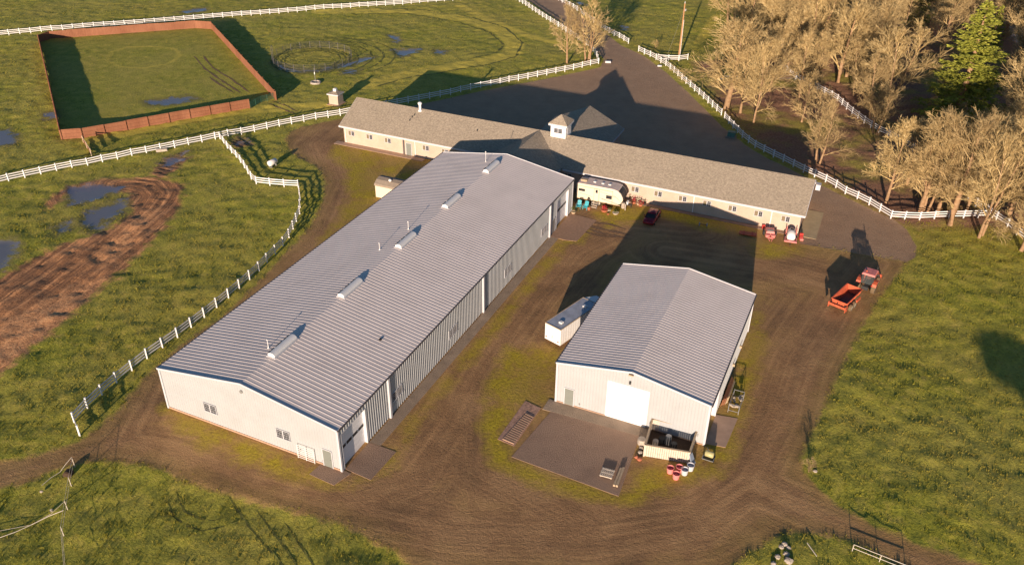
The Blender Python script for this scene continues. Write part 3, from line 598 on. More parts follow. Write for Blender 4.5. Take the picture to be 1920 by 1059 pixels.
# ---------------------------------------------------------------- long metal riding hall
def hall():
    t = thing('riding_hall', 'very long pale metal building with ribbed roof and five ridge vents', 'barn', (*A_O, 0), A_R)
    W_, L_, H_, RI = A_W, A_L, A_H, A_RI; sl = RI/(W_/2)
    top = lambda x: H_+RI*(1-abs(x-W_/2)/(W_/2))-.02
    m = MB()
    m.ribbed((0, 0, 0), (1, 0, 0), (0, 0, 1), (0, -1, 0), W_, .22, top, .33, .07, .022, (W_/2,))
    m.build('front_wall', 'wall_metal', t)
    MB().box((W_/2, -.02, .11), (W_+.1, .10, .22)).build('foundation', 'block', t)
    # side wall with openings (y from, y to, sill, head)
    m = MB(); y = 0; z1 = H_-.02
    for (a, b, zt) in ((.4, 4.55, 4.45), (53.75+1.3, 59.6, 4.5)):
        m.ribbed((W_, y, 0), (0, 1, 0), (0, 0, 1), (1, 0, 0), a-y, .1, z1, .4, .24, .075)
        m.ribbed((W_, a, 0), (0, 1, 0), (0, 0, 1), (1, 0, 0), b-a, zt, z1, .4, .24, .075); y = b
    m.ribbed((W_, y, 0), (0, 1, 0), (0, 0, 1), (1, 0, 0), L_-y, .1, z1, .4, .24, .075)
    m.build('side_wall', 'wall_metal', t)
    m = MB(); m.ribbed((0, L_, 0), (0, -1, 0), (0, 0, 1), (-1, 0, 0), L_, .1, z1, .4, .12, .03); m.build('side_wall', 'wall_metal', t)
    m = MB(); m.ribbed((W_, L_, 0), (-1, 0, 0), (0, 0, 1), (0, 1, 0), W_, .1, top, .4, .08, .03, (W_/2,)); m.build('rear_wall', 'wall_metal', t)
    # unseen solid core added behind the sheets to block light, no structural frame
    i = .42; MB().extrude([(i, 0.02), (W_-i, .02), (W_-i, H_-.1), (W_/2, H_+RI-.14), (i, H_-.1)], 'y', .08, L_-.08).build('frame', 'gutter', t)
    for side, x0 in (('L', 0), ('R', W_)):
        u = Vector((0, 1, 0)); v = Vector((W_/2-x0, 0, RI)); ln_ = v.length; v.normalize(); n = Vector((-v.z, 0, v.x)) if side == 'L' else Vector((v.z, 0, -v.x))
        if n.z < 0: n = -n
        m = MB(); m.ribbed(Vector((x0, -.15, H_))-v*.15, u, v, n, L_+.3, 0, ln_+.15, .52, .15, .019); m.build('roof', 'roof_metal', t)
    # rake and eave trim
    for yy in (-.19, L_+.17):
        m = MB()
        for x0 in (-.12, W_+.12): m.span((x0, yy, H_-.03), (W_/2, yy, H_+RI-.01), .07, .2)
        m.build('rake_trim', 'trim', t)
    for xx in (-.2, W_+.2): MB().span((xx, -.15, H_-.07), (xx, L_+.15, H_-.07), .14, .12).build('gutter', 'gutter', t)
    for yy in (0, L_):
        for xx in (0, W_): MB().box((xx, yy, H_/2), (.22, .22, H_-.05)).build('corner_trim', 'trim', t)
    # projecting trims along the side wall
    for yy in (8.85, 30.85, 52.3): MB().box((W_+.13, yy, (H_-.15)/2), (.28, .3, H_-.16)).build('wall_post', 'trim', t)
    # recessed overhead doors with white jambs
    for a, b, zt in ((.4, 4.55, 4.45), (55.05, 59.6, 4.5)):
        overhead_door(t, b-a, zt, (W_-.30, (a+b)/2, 0.02), math.pi/2, 2.35)
        m = MB(); m.box((W_-.13, b+.0, zt/2), (.42, .10, zt)); m.box((W_-.13, a, zt/2), (.42, .10, zt)); m.box((W_-.13, (a+b)/2, zt+.03), (.42, b-a+.1, .10)); m.build('door_jamb', 'trim', t)
    man_door(t, (20.55, -.03, .05), 0, 'grey_door')
    man_door(t, (W_+.05, 53.9, .05), math.pi/2, 'steel', 1.1)
    for x in (6.12, 15.36): inst(w_big, t, (x, -.05, 2.22))
    for y_ in (10.4, 22.9, 38.1, 50.3): inst(w_side, t, (W_+.06, y_, 2.15), math.pi/2)
    MB().tube([(10.9, -.02, 6.1), (10.9, -.14, 6.1)], .19, 12).build('round_vent', 'steel', t)
    MB().box((17.3, -.08, 1.0), (.08, .08, .25)).build('tap', 'steel', t)
    MB().box((19.95, -.06, .55), (.14, .08, .22)).build('socket_box', 'steel', t)
    # ridge vents: rounded hood on a low base with open louvred flank
    for y0, y1 in ((4.7, 8.4), (17.1, 20.9), (29.6, 33.3), (41.7, 45.5), (54.2, 58.0)):
        zc = H_+RI; prof = [(-.48, 0), (-.52, .25), (-.42, .50), (-.22, .62), (0, .66), (.22, .62), (.42, .50), (.52, .25), (.48, 0)]
        v_ = MB().extrude([(W_/2+a*.85, zc-.05+b*.72) for a, b in prof], 'y', y0, y1).build('ridge_vent', 'white', t)
        MB().box((W_/2, (y0+y1)/2, zc-.06), (1.15, y1-y0+.2, .14)).build('vent_base', 'trim', v_)
        g = MB()
        for k in range(3): g.box((W_/2-.43, y0+(y1-y0)*(k+.5)/3, zc+.22), (.06, (y1-y0)/3-.3, .2), ry=-.12)
        g.build('vent_opening', 'dark', v_)
    for x, y_, h_ in ((9.6, 6.0, 1.05), (9.5, 34.6, 1.1), (8.9, 28.6, .95), (9.0, 58.3, 1.6)):
        z0 = H_+x*sl; a = MB().tube([(x, y_, z0-.05), (x, y_, z0+h_)], .032, 8); a.tube([(x, y_, z0-.03), (x, y_, z0+.12)], [.14, .06], 8); a.box((x, y_, z0+h_), (.16, .08, .08)); a.build('vent_pipe', 'white', t)
    z0 = H_+(W_-18.5)*sl; MB().box((18.5, 13.4, z0+.08), (.25, .3, .12)).build('roof_fitting', 'dark', t)
    return t
hall()

# ---------------------------------------------------------------- workshop
def shop():
    t = thing('workshop', 'smaller white metal shed with big blank white door and ribbed roof on its own pad', 'shed', (*B_O, 0), B_R)
    W_, L_, H_, RI = B_W, B_L, B_H, B_RI
    top = lambda x: H_+RI*(1-abs(x-W_/2)/(W_/2))-.02
    m = MB(); fl = lambda x: .12
    m.ribbed((0, 0, 0), (1, 0, 0), (0, 0, 1), (0, -1, 0), 5.62, .12, top, .33, .07, .022)
    m.ribbed((5.62, 0, 0), (1, 0, 0), (0, 0, 1), (0, -1, 0), 4.5, 4.78, lambda x: top(x+5.62), .33, .07, .022, (W_/2-5.62,))
    m.ribbed((10.12, 0, 0), (1, 0, 0), (0, 0, 1), (0, -1, 0), W_-10.12, .12, lambda x: top(x+10.12), .33, .07, .022)
    m.build('front_wall', 'wall_metal', t)
    MB().box((2.8, -.02, .07), (5.6, .1, .14)).build('foundation', 'block', t); MB().box((13.2, -.02, .07), (6.2, .1, .14)).build('foundation', 'block', t)
    m = MB(); z1 = H_-.02
    m.ribbed((W_, 0, 0), (0, 1, 0), (0, 0, 1), (1, 0, 0), .6, .1, z1, .4, .1, .03)
    m.ribbed((W_, .6, 0), (0, 1, 0), (0, 0, 1), (1, 0, 0), 4.4, 4.5, z1, .4, .1, .03)
    m.ribbed((W_, 5.0, 0), (0, 1, 0), (0, 0, 1), (1, 0, 0), L_-5.0, .1, z1, .4, .1, .03)
    m.build('side_wall', 'wall_metal', t)
    MB().ribbed((0, L_, 0), (0, -1, 0), (0, 0, 1), (-1, 0, 0), L_, .1, z1, .4, .1, .03).build('side_wall', 'wall_metal', t)
    MB().ribbed((W_, L_, 0), (-1, 0, 0), (0, 0, 1), (0, 1, 0), W_, .1, top, .4, .08, .03, (W_/2,)).build('rear_wall', 'wall_metal', t)
    i = .62; MB().extrude([(.2, 0.02), (W_-i, .02), (W_-i, H_-.1), (W_/2, H_+RI-.14), (.2, H_-.1)], 'y', .3, L_-.08).build('frame', 'gutter', t)  # filler body added inside the shell to stop light passing through
    for side, x0 in (('L', 0), ('R', W_)):
        v = Vector((W_/2-x0, 0, RI)); ln_ = v.length; v.normalize(); n = Vector((-v.z, 0, v.x)) if side == 'L' else Vector((v.z, 0, -v.x))
        if n.z < 0: n = -n
        MB().ribbed(Vector((x0, -.15, H_))-v*.15, (0, 1, 0), v, n, L_+.3, 0, ln_+.15, .46, .13, .019).build('roof', 'roof_metal', t)
    for yy in (-.19, L_+.17):
        m = MB()
        for x0 in (-.12, W_+.12): m.span((x0, yy, H_-.03), (W_/2, yy, H_+RI-.01), .07, .2)
        m.build('rake_trim', 'trim', t)
    for xx in (-.2, W_+.2): MB().span((xx, -.15, H_-.07), (xx, L_+.15, H_-.07), .14, .12).build('gutter', 'gutter', t)
    for yy in (0, L_):
        for xx in (0, W_): MB().box((xx, yy, H_/2), (.22, .22, H_-.05)).build('corner_trim', 'trim', t)
    for yy in (5.0, .6): MB().box((W_-.2, yy, 2.25), (.5, .16, 4.5)).build('door_jamb', 'trim', t)
    overhead_door(t, 4.5, 4.76, (7.87, .02, .03), 0, None)
    overhead_door(t, 4.3, 4.5, (W_-.5, 2.8, .03), math.pi/2, 2.3)
    man_door(t, (1.5, -.03, .07), 0, 'grey_door')
    MB().box((8.0, -.1, 5.35), (.2, .2, .32)).build('wall_lamp', 'dark', t)
    MB().box((8.05, -.27, 6.42), (.5, .16, .14)).build('floodlight', 'timber', t)
    MB().box((2.7, -.06, .55), (.14, .08, .2)).build('tap', 'steel', t); MB().box((15.55, -.06, 1.1), (.1, .08, .3)).build('socket_box', 'steel', t)
    for y_ in (12.4, 16.2): MB().box((W_+.16, y_, 1.7), (.24, .24, .3)).build('wall_lamp', 'timber', t)
shop()

# ---------------------------------------------------------------- stable with cupola and cross wings
def stable():
    t = thing('stable', 'long low cream block building under a grey brown shingle roof with a white cupola', 'stable', (*S_O, 0), S_R)
    Ls, H_, D_, RI = S_L, S_H, S_D, S_RI; p = RI/(D_/2)
    def gable(x0, x1, y0, y1, along, hz, rz_, th=.16):   # two slabs with thickness; along = 'x' or 'y'
        m = MB()
        if along == 'x': ym = (y0+y1)/2; m.extrude([(y0, hz), (ym, rz_), (y1, hz), (y1, hz-th), (ym, rz_-th), (y0, hz-th)], 'x', x0, x1)
        else: xm = (x0+x1)/2; m.extrude([(x0, hz), (xm, rz_), (x1, hz), (x1, hz-th), (xm, rz_-th), (x0, hz-th)], 'y', y0, y1)
        return m
    gable(0, Ls, 0, D_, 'x', H_, H_+RI).build('roof', 'shingle', t)
    o1, o2 = .55, .45
    MB().extrude([(o2, 0), (D_-o2, 0), (D_-o2, H_+o2*p-.18), (D_/2, H_+RI-.18), (o2, H_+o2*p-.18)], 'x', o1, Ls-o1).build('wall', 'block_wall', t)
    m = MB()   # fascia boards and rake boards
    m.box((42.2+(Ls-42.2)/2, -.035, H_-.20), (Ls-42.2, .06, .30)); m.box((14.0, -.035, H_-.20), (28.2, .06, .30)); m.box((Ls/2, D_+.035, H_-.20), (Ls, .06, .30))
    for xx in (-.035, Ls+.035):
        for a, b in ((0, D_/2), (D_, D_/2)): m.span((xx, a, H_-.19), (xx, b, H_+RI-.19), .06, .26)
    m.box((17+3, .22, H_-.33), (Ls/2-5, .42, .03)); m.box((61, .22, H_-.33), (37, .42, .03))
    m.build('fascia', 'trim', t)
    # front link to the riding hall, behind wing with gable end, both at ridge height
    gable(35.55-6.3, 35.55+6.3, -7.2, D_/2+.1, 'y', H_, H_+RI+.012).build('link_roof', 'shingle', t)
    MB().extrude([(35.55-5.9, 0), (35.55+5.9, 0), (35.55+5.9, H_-.1), (35.55, H_+RI-.3), (35.55-5.9, H_-.1)], 'y', -6.9, 3).build('link_wall', 'block_wall', t)
    for sx_ in (6.33, -6.33): MB().box((35.55+sx_, -3.6, H_-.2), (.06, 7.1, .30)).build('fascia', 'trim', t)
    cx = 39.35; gable(cx-6.5, cx+6.5, D_/2-.1, 20.4, 'y', H_, H_+RI+.02).build('wing_roof', 'shingle', t)
    MB().extrude([(cx-6.0, 0), (cx+6.0, 0), (cx+6.0, H_-.1), (cx, H_+RI-.3), (cx-6.0, H_-.1)], 'y', 9, 19.9).build('wing_wall', 'block_wall', t)
    m = MB()
    for a in (cx-6.53, cx+6.53): m.box((a, 16.4, H_-.2), (.06, 8.0, .30)); m.span((a, 20.44, H_-.17), (cx, 20.44, H_+RI-.17), .06, .26)
    m.build('fascia', 'trim', t)
    # cupola
    ux, uy, s_ = 39.15, 6.70, 2.62
    c = MB().box((ux, uy, 6.75), (s_, s_, 2.7)).build('cupola', 'white', t)
    MB().box((ux, uy, 8.12), (s_+.62, s_+.62, .34)).build('cupola_fascia', 'trim', c)
    h = (s_+.74)/2; zb = 8.292; MB().add([(ux-h, uy-h, zb), (ux+h, uy-h, zb), (ux+h, uy+h, zb), (ux-h, uy+h, zb), (ux, uy, 9.55)], [(0, 1, 4), (1, 2, 4), (2, 3, 4), (3, 0, 4), (3, 2, 1, 0)]).build('cupola_roof', 'shingle', c)
    for dx, dy, r in ((0, -1, 0), (1, 0, math.pi/2), (0, 1, math.pi), (-1, 0, -math.pi/2)):
        f = inst(w_cup, t, (ux+dx*(s_/2+.02), uy+dy*(s_/2+.02), 7.15), r)
    # windows every 3.7 m
    for x in (2.15, 5.87, 9.6, 17.1, 20.8, 24.5, 43.0, 46.65, 50.45, 54.2, 57.9, 61.75, 65.5, 69.35, 73.2, 77.15): inst(w_stable, t, (x, o2-.03, 1.98))
    man_door(t, (13.75, o2-.03, .04), 0, 'grey_door')
    MB().box((12.75, o2-.05, 1.45), (.32, .09, 2.8)).build('wall_post', 'gutter', t)
    for x in (.95, 15.05, 48.6, 63.5, 75.1):
        m = MB(); m.box((x, o2-.09, 1.5), (.11, .11, 2.8)); m.span((x, o2-.09, 2.86), (x, -.02, 3.08), .1, .1); m.build('downspout', 'white', t)
    x, y_ = 13.2, 5.8; z0 = H_+y_*p
    m = MB(); m.lathe((x, y_, z0-.1), [(.42, 0), (.25, .25), (.22, .3), (.22, 1.25), (.36, 1.28), (.36, 1.55), (.12, 1.66)], 14); m.build('roof_vent', 'white', t)
    for x, y_ in ((12.5, 4.1), (12.7, 4.6), (12.4, 3.4), (25.2, 3.8), (36.0, 1.0)): MB().tube([(x, y_, H_+y_*p-.05), (x, y_, H_+y_*p+.38)], .06, 6).build('vent_pipe', 'dark', t)
    # the small block box at the far corner
    MB().box((Ls+.35, D_-.3, 2.72), (.7, 1.0, .9)).build('eave_return', 'trim', t)
stable()

# ---------------------------------------------------------------- small outbuildings
def pump_house():
    p = G(631, 194); t = thing('pump_house', 'tiny cream block hut with flat hipped roof and white chimney in the field', 'hut', (p.x, p.y, 0), -.35)
    MB().box((0, 0, 1.0), (2.0, 2.0, 2.0)).build('wall', 'block_wall', t)
    MB().box((0, 0, 2.08), (2.5, 2.5, .22)).build('fascia', 'trim', t)
    MB().add([(-1.22, -1.22, 2.192), (1.22, -1.22, 2.192), (1.22, 1.22, 2.192), (-1.22, 1.22, 2.192), (0, 0, 2.62)], [(0, 1, 4), (1, 2, 4), (2, 3, 4), (3, 0, 4), (3, 2, 1, 0)]).build('roof', 'shingle', t)
    MB().box((0, 0, 2.72), (.6, .6, .62)).build('chimney', 'white', t)
    MB().box((0, -.1, .03), (2.7, 2.7, .1)).build('floor_slab', 'block', t)
pump_house()
def side_shed():
    p = G(705, 369); t = thing('storage_shed', 'small cream box shed with grey barrel roof beside the long hall', 'shed', (p.x, p.y, 0), -.4142)
    Wd, Dd = 6.6, 3.0
    MB().box((Wd/2, Dd/2, 1.0), (Wd, Dd, 2.0)).build('wall', 'cream', t)
    prof = [(-.12, 1.98), (.0, 2.3), (.7, 2.75), (1.5, 2.92), (2.3, 2.75), (3.0, 2.3), (3.12, 1.98)]
    MB().extrude(prof, 'x', -.12, Wd+.12).build('roof', simple('shed_roofing', (.30, .24, .18), .9, 0, .15, 2), t)
    MB().lathe((2.3, .8, 2.6), [(.1, 0), (.1, .3), (.28, .32), (.2, .5), (.03, .56)], 12).build('roof_vent', 'white', t)
side_shed()

# ---------------------------------------------------------------- white rail fences
post_me = MB().box((0, 0, .70), (.15, .15, 1.44)); post_me.box((0, 0, 1.44), (.19, .19, .04)); post_mesh = post_me.mesh('post', 'vinyl')
def fence(label, pts, group, h=1.4, step=2.35, rails=(.42, .80, 1.18), mesh=None, mat='vinyl', rail=(.05, .15), name='rail_fence', end_h=None, world=False):
    W_ = pts if world else GP(pts)
    t = thing(name, label, 'fence', (W_[0].x, W_[0].y, 0), 0, group); O = W_[0]
    # resample to posts
    pl = []; 
    seg = [(W_[i+1]-W_[i]).length for i in range(len(W_)-1)]; tot = sum(seg); n = max(1, round(tot/step)); d = tot/n
    for k in range(n+1):
        s = min(k*d, tot-1e-6); i = 0
        while s > seg[i] and i < len(seg)-1: s -= seg[i]; i += 1
        q = W_[i].lerp(W_[i+1], min(1, s/seg[i])); pl.append(Vector((q.x-O.x, q.y-O.y, 0)))
    rnd = random.Random(len(pts)*7+int(tot*10))
    zs = [max(-.05, ground_z(q.x+O.x, q.y+O.y)*.6) for q in pl]
    for q, z in zip(pl, zs):
        o = bpy.data.objects.new('post', mesh or post_mesh); COL.objects.link(o); o.parent = t; o.location = (q.x, q.y, z-.03)
        o.rotation_euler = (rnd.uniform(-.015, .015), rnd.uniform(-.015, .015), rnd.uniform(0, .3))
    for rz_ in rails:
        m = MB()
        for i in range(len(pl)-1): m.span((pl[i].x, pl[i].y, rz_+zs[i]+rnd.uniform(-.012, .012)), (pl[i+1].x, pl[i+1].y, rz_+zs[i+1]+rnd.uniform(-.012, .012)), *rail)
        m.build('rail', mat, t)
    return t
FG = 'white three-rail fences around the farmyard'
fence('longest white rail fence, from the left edge past the stable to the tree pair', [(-45,354),(10,342),(75,328),(133,317),(192,305),(277,288),(333,277),(387,266),(437,255),(488,246),(533,236),(600,223),(640,217),(700,206),(767,193),(808,185),(849,177),(887,169),(926,162),(962,153),(1017,143),(1053,136),(1087,129),(1122,121)], FG)
fence('white rail fence left of the driveway at the top, ending by the tree pair', [(1122,121),(1118,106),(1107,91),(1083,75),(1053,55),(1017,33),(975,5),(940,-18),(900,-45)], FG)
fence('white rail fence on the right side of the driveway at the top', [(1178,83),(1160,72),(1140,62),(1107,40),(1083,22),(1045,0),(1000,-28)], FG)
fence('white rail fence along the driveway bend down to the gap above the green box', [(1197,97),(1230,113),(1253,128),(1280,152),(1303,172),(1327,193),(1352,217)], FG)
fence('white rail fence curving behind the stable end and turning right along the wood edge', [(1358,223),(1393,260),(1420,280),(1457,298),(1497,318),(1518,328),(1540,338),(1563,350),(1583,363),(1608,375),(1630,386),(1653,400),(1675,413),(1700,412),(1723,412),(1750,411),(1780,410),(1810,409),(1833,408),(1860,407)], FG)
fence('white rail fence running diagonally through the bare trees to the right edge', [(1455,117),(1480,142),(1501,154),(1535,170),(1566,187),(1588,207),(1613,226),(1641,245),(1678,263),(1720,290),(1780,338),(1824,382),(1862,408),(1886,423),(1909,442),(1950,468)], FG)
fence('short white rail fence stub beside the utility pole', [(1233,113),(1268,116),(1289,113)], FG)
fence('white rail fence across the top left behind the brown board enclosure', [(-45,72),(20,66),(100,59),(183,52),(280,45),(400,35),(520,26),(633,17),(760,9),(853,2),(905,-5)], FG)
fence('curved white rail fence between the left paddock and the long hall', [(413,262),(430,283),(447,300),(460,317),(477,345),(503,348),(530,350),(560,352),(563,376),(562,403),(555,418),(548,435),(539,450),(526,466),(510,481),(494,498),(478,515),(458,532),(437,551),(416,568),(392,587),(367,606),(341,626),(312,647),(284,666),(253,689),(222,713),(194,738),(166,765),(140,792),(150,817)], FG)
wire_post = MB().tube([(0, 0, 0), (0, 0, 1.3)], .05, 6).mesh('post', 'steel')
fence('low grey wire and pole fence crossing behind the bare tree trunks', [(1345,152),(1400,153),(1450,152),(1490,151)], 'wire fences', 1.2, 4.5, (.5, 1.1), wire_post, 'steel', (.05, .07), 'wire_fence')

# brown board enclosure
def enclosure():
    t = thing('board_enclosure', 'large reddish brown board walled enclosure on the grass at the top left', 'enclosure', tuple(G(117, 262)), 0); O = G(117, 262)
    pts = [G(468, 203), G(155, 259), G(117, 262), G(96, 170), G(75, 80), G(95, 73), G(230, 63), G(367, 53), G(397, 55), G(455, 119), G(515, 185), G(517, 188)]
    rnd = random.Random(5); H = 1.85
    for i in range(len(pts)-1):
        a = pts[i]-O; b = pts[i+1]-O; n = max(1, round((b-a).length/4.0)); z = -.1
        out = Vector(((b-a).y, -(b-a).x, 0)).normalized()
        cen = (G(290, 160)-O); 
        if out.dot((a+b)/2-cen) < 0: out = -out
        m = MB()
        for k in range(n):
            p = a.lerp(b, k/n); q = a.lerp(b, (k+1)/n); hh = H+rnd.uniform(-.05, .05)
            m.span((p.x, p.y, hh/2-.03), (q.x, q.y, hh/2-.03), .05, hh)
            for rz_ in (.35, 1.0, 1.65): m.span(tuple(p+out*.07+Vector((0, 0, rz_))), tuple(q+out*.07+Vector((0, 0, rz_))), .08, .09)
            for j in range(1, 12):
                r_ = p.lerp(q, j/12)-out*.035; m.box((r_.x, r_.y, hh/2), (.018, .018, hh-.05), math.atan2((b-a).y, (b-a).x))
        m.build('board_wall', 'boards', t)
        for k in range(n+1):
            p = a.lerp(b, k/n)+out*.12; MB().box((p.x, p.y, H/2), (.16, .16, H+.05), math.atan2((b-a).y, (b-a).x)).build('post', 'boards', t)
enclosure()
def tube_gate(label, a, b, h, nr, mat, group=None, z0=.25, r=.03, name='tube_gate', cat='gate'):
    a = Vector((a[0], a[1], 0)); b = Vector((b[0], b[1], 0)); t = thing(name, label, cat, tuple(a), 0, group); d = b-a
    for k in range(nr):
        z = z0+(h-z0)*k/(nr-1); MB().tube([(0, 0, z), (d.x, d.y, z)], r, 6).build('rail', mat, t)
    m = MB()
    for s in (0, .5, 1): m.tube([tuple(d*s+Vector((0, 0, 0.02))), tuple(d*s+Vector((0, 0, h+.03)))], r*1.1, 6)
    m.build('upright', mat, t); return t
g0, g1, g2 = G(470, 203), G(490, 193), G(513, 187)
tube_gate('green tube gate at the enclosure opening, half beside the board end', g0, g1, 1.3, 6, 'greenmetal', 'gate pair of the enclosure')
tube_gate('green tube gate at the enclosure opening, half beside the far corner', g1, g2, 1.3, 6, 'greenmetal', 'gate pair of the enclosure')
# leaning boards between enclosure and white fence
def lean_boards():
    a, b = G(157, 268), G(172, 292); t = thing('board_barrier', 'narrow orange brown board barrier between the brown enclosure and the white fence', 'barrier', tuple(a)); d = b-a
    for z in (.35, .75, 1.15): MB().span((0, 0, z), (d.x, d.y, z), .05, .22).build('board', 'timber' if z > 1 else 'boards', t)
    for s in (0, .5, 1): MB().box((d.x*s, d.y*s, .65), (.14, .14, 1.4)).build('post', 'timber', t)
lean_boards()
# round pen
def round_pen():
    a, b = G(511, 116), G(660, 109); c = (a+b)/2; r = (b-a).length/2
    t = thing('round_pen', 'round pen of thin grey metal panels standing on wet grass', 'pen', tuple(c)); n = 24
    pm = MB()
    L_ = 2*r*math.sin(math.pi/n)
    for k in range(6): pm.tube([(-L_/2, 0, .25+k*.27), (L_/2, 0, .25+k*.27)], .022, 5, False)
    for x in (-L_/2+.03, L_/2-.03): pm.tube([(x, 0, 0), (x, 0, 1.65)], .03, 5)
    me = pm.mesh('panel', 'pen_steel')
    for k in range(n):
        am = 2*math.pi*(k+.5)/n; rr = r*math.cos(math.pi/n); o = bpy.data.objects.new('panel', me); COL.objects.link(o); o.parent = t
        o.location = (math.cos(am)*rr, math.sin(am)*rr, 0); o.rotation_euler = (0, 0, am+math.pi/2)
    p = -math.pi+.02
    m = MB()
    for x in (0, 1.1): m.tube([(-r-.2, x-.4, 0), (-r-.2, x-.4, 2.9)], .05, 6)
    m.span((-r-.2, -.4, 2.9), (-r-.2, .7, 2.9), .08, .08); m.build('gate_frame', 'pen_steel', t)
round_pen()
def fire_ring():
    p = G(592, 156); t = thing('stone_ring', 'low round stone base with tall thin pole in the top field', 'base', tuple(p))
    MB().lathe((0, 0, -.05), [(1.15, 0), (1.05, .38), (.8, .40), (.75, .2)], 16).build('base', 'stone', t)
    MB().tube([(-.1, .3, 0), (-.1, .3, 3.1)], .05, 6).build('pole', 'steel', t)
    MB().box((-.1, .3, 2.0), (.14, .14, .5)).build('insulator', 'white', t)
fire_ring()
def slabthing(name, label, cat, p, d, rz, m, z=.2):
    o = MB().box((0, 0, d[2]/2), d, 0, tap=.94).build(name, m, bevel=.04); o.location = (p.x, p.y, 0); o.rotation_euler = (0, 0, rz); return tag(o, label, cat)
slabthing('water_trough', 'long pale trough under the long white fence in the left paddock', 'trough', G(304, 284), (1.9, .7, .5), .25, 'stone')
slabthing('stepping_block', 'low white block on the verge by the end post of the driveway fence', 'block', G(1140, 118), (1.3, .6, .4), -.1, 'trim')
slabthing('stepping_block', 'low white block beside the short fence stub near the utility pole', 'block', G(1237, 125), (1.0, .6, .3), -.3, 'trim')
def white_tank():
    p = G(512, 313); t = thing('feed_tank', 'small white cylinder tank lying on legs in the fenced paddock corner', 'tank', tuple(p), 1.05)
    MB().tube([(-.85, 0, .85), (-.78, 0, .85), (.78, 0, .85), (.85, 0, .85)], [.3, .46, .46, .3], 16).build('drum', 'tank', t, True)
    for x in (-.5, .5): MB().box((x, 0, .22), (.1, .7, .5)).build('leg', 'steel', t)
white_tank()

# utility pole
def upole():
    p = G(1272, 113); t = thing('utility_pole', 'tall weathered timber utility pole beside the short white fence stub', 'pole', tuple(p))
    top = 12.6; m = MB().tube([(0, 0, -.1), (0, 0, top)], [.20, .13], 10); m.build('pole', 'pole', t)
    m = MB()
    for k in range(16): m.span((.12, -.14, 2+k*.6), (.30, -.30, 2+k*.6), .04, .04)
    m.build('step_pegs', 'steel', t)
    MB().tube([(.2, -.15, 0), (.17, -.12, 9)], .05, 6).build('conduit', 'white', t)
    MB().box((.25, 0, top-1.4), (.35, .3, .5)).build('bracket', 'steel', t); MB().tube([(0, 0, top-.1), (0, 0, top+.4)], [.05, .08], 6).build('insulator', 'white', t)
    m = MB(); m.tube([(0, 0, top-1), (-1.2, .6, 6), (-2.6, 1.2, 0)], .02, 4); m.build('stay_wire', 'steel', t)
upole()
def ebox():
    p = G(1371, 256); t = thing('utility_box', 'green utility box on the verge inside the driveway fence', 'utility box', tuple(p), -.4)
    MB().box((0, 0, .45), (1.3, .9, .9)).build('cabinet', 'greenbox', t, bevel=.03); MB().box((0, 0, .93), (1.4, 1.0, .08)).build('lid', 'greenbox', t); MB().box((0, -.25, .03), (1.9, 1.7, .1)).build('plinth', 'concrete', t)
    o = MB().tube([(0, 0, 0), (0, 0, 1.1)], .08, 8).build('bollard', 'greenbox'); q = G(1379, 253); o.location = q; tag(o, 'slim green marker post beside the green utility box', 'post')
ebox()

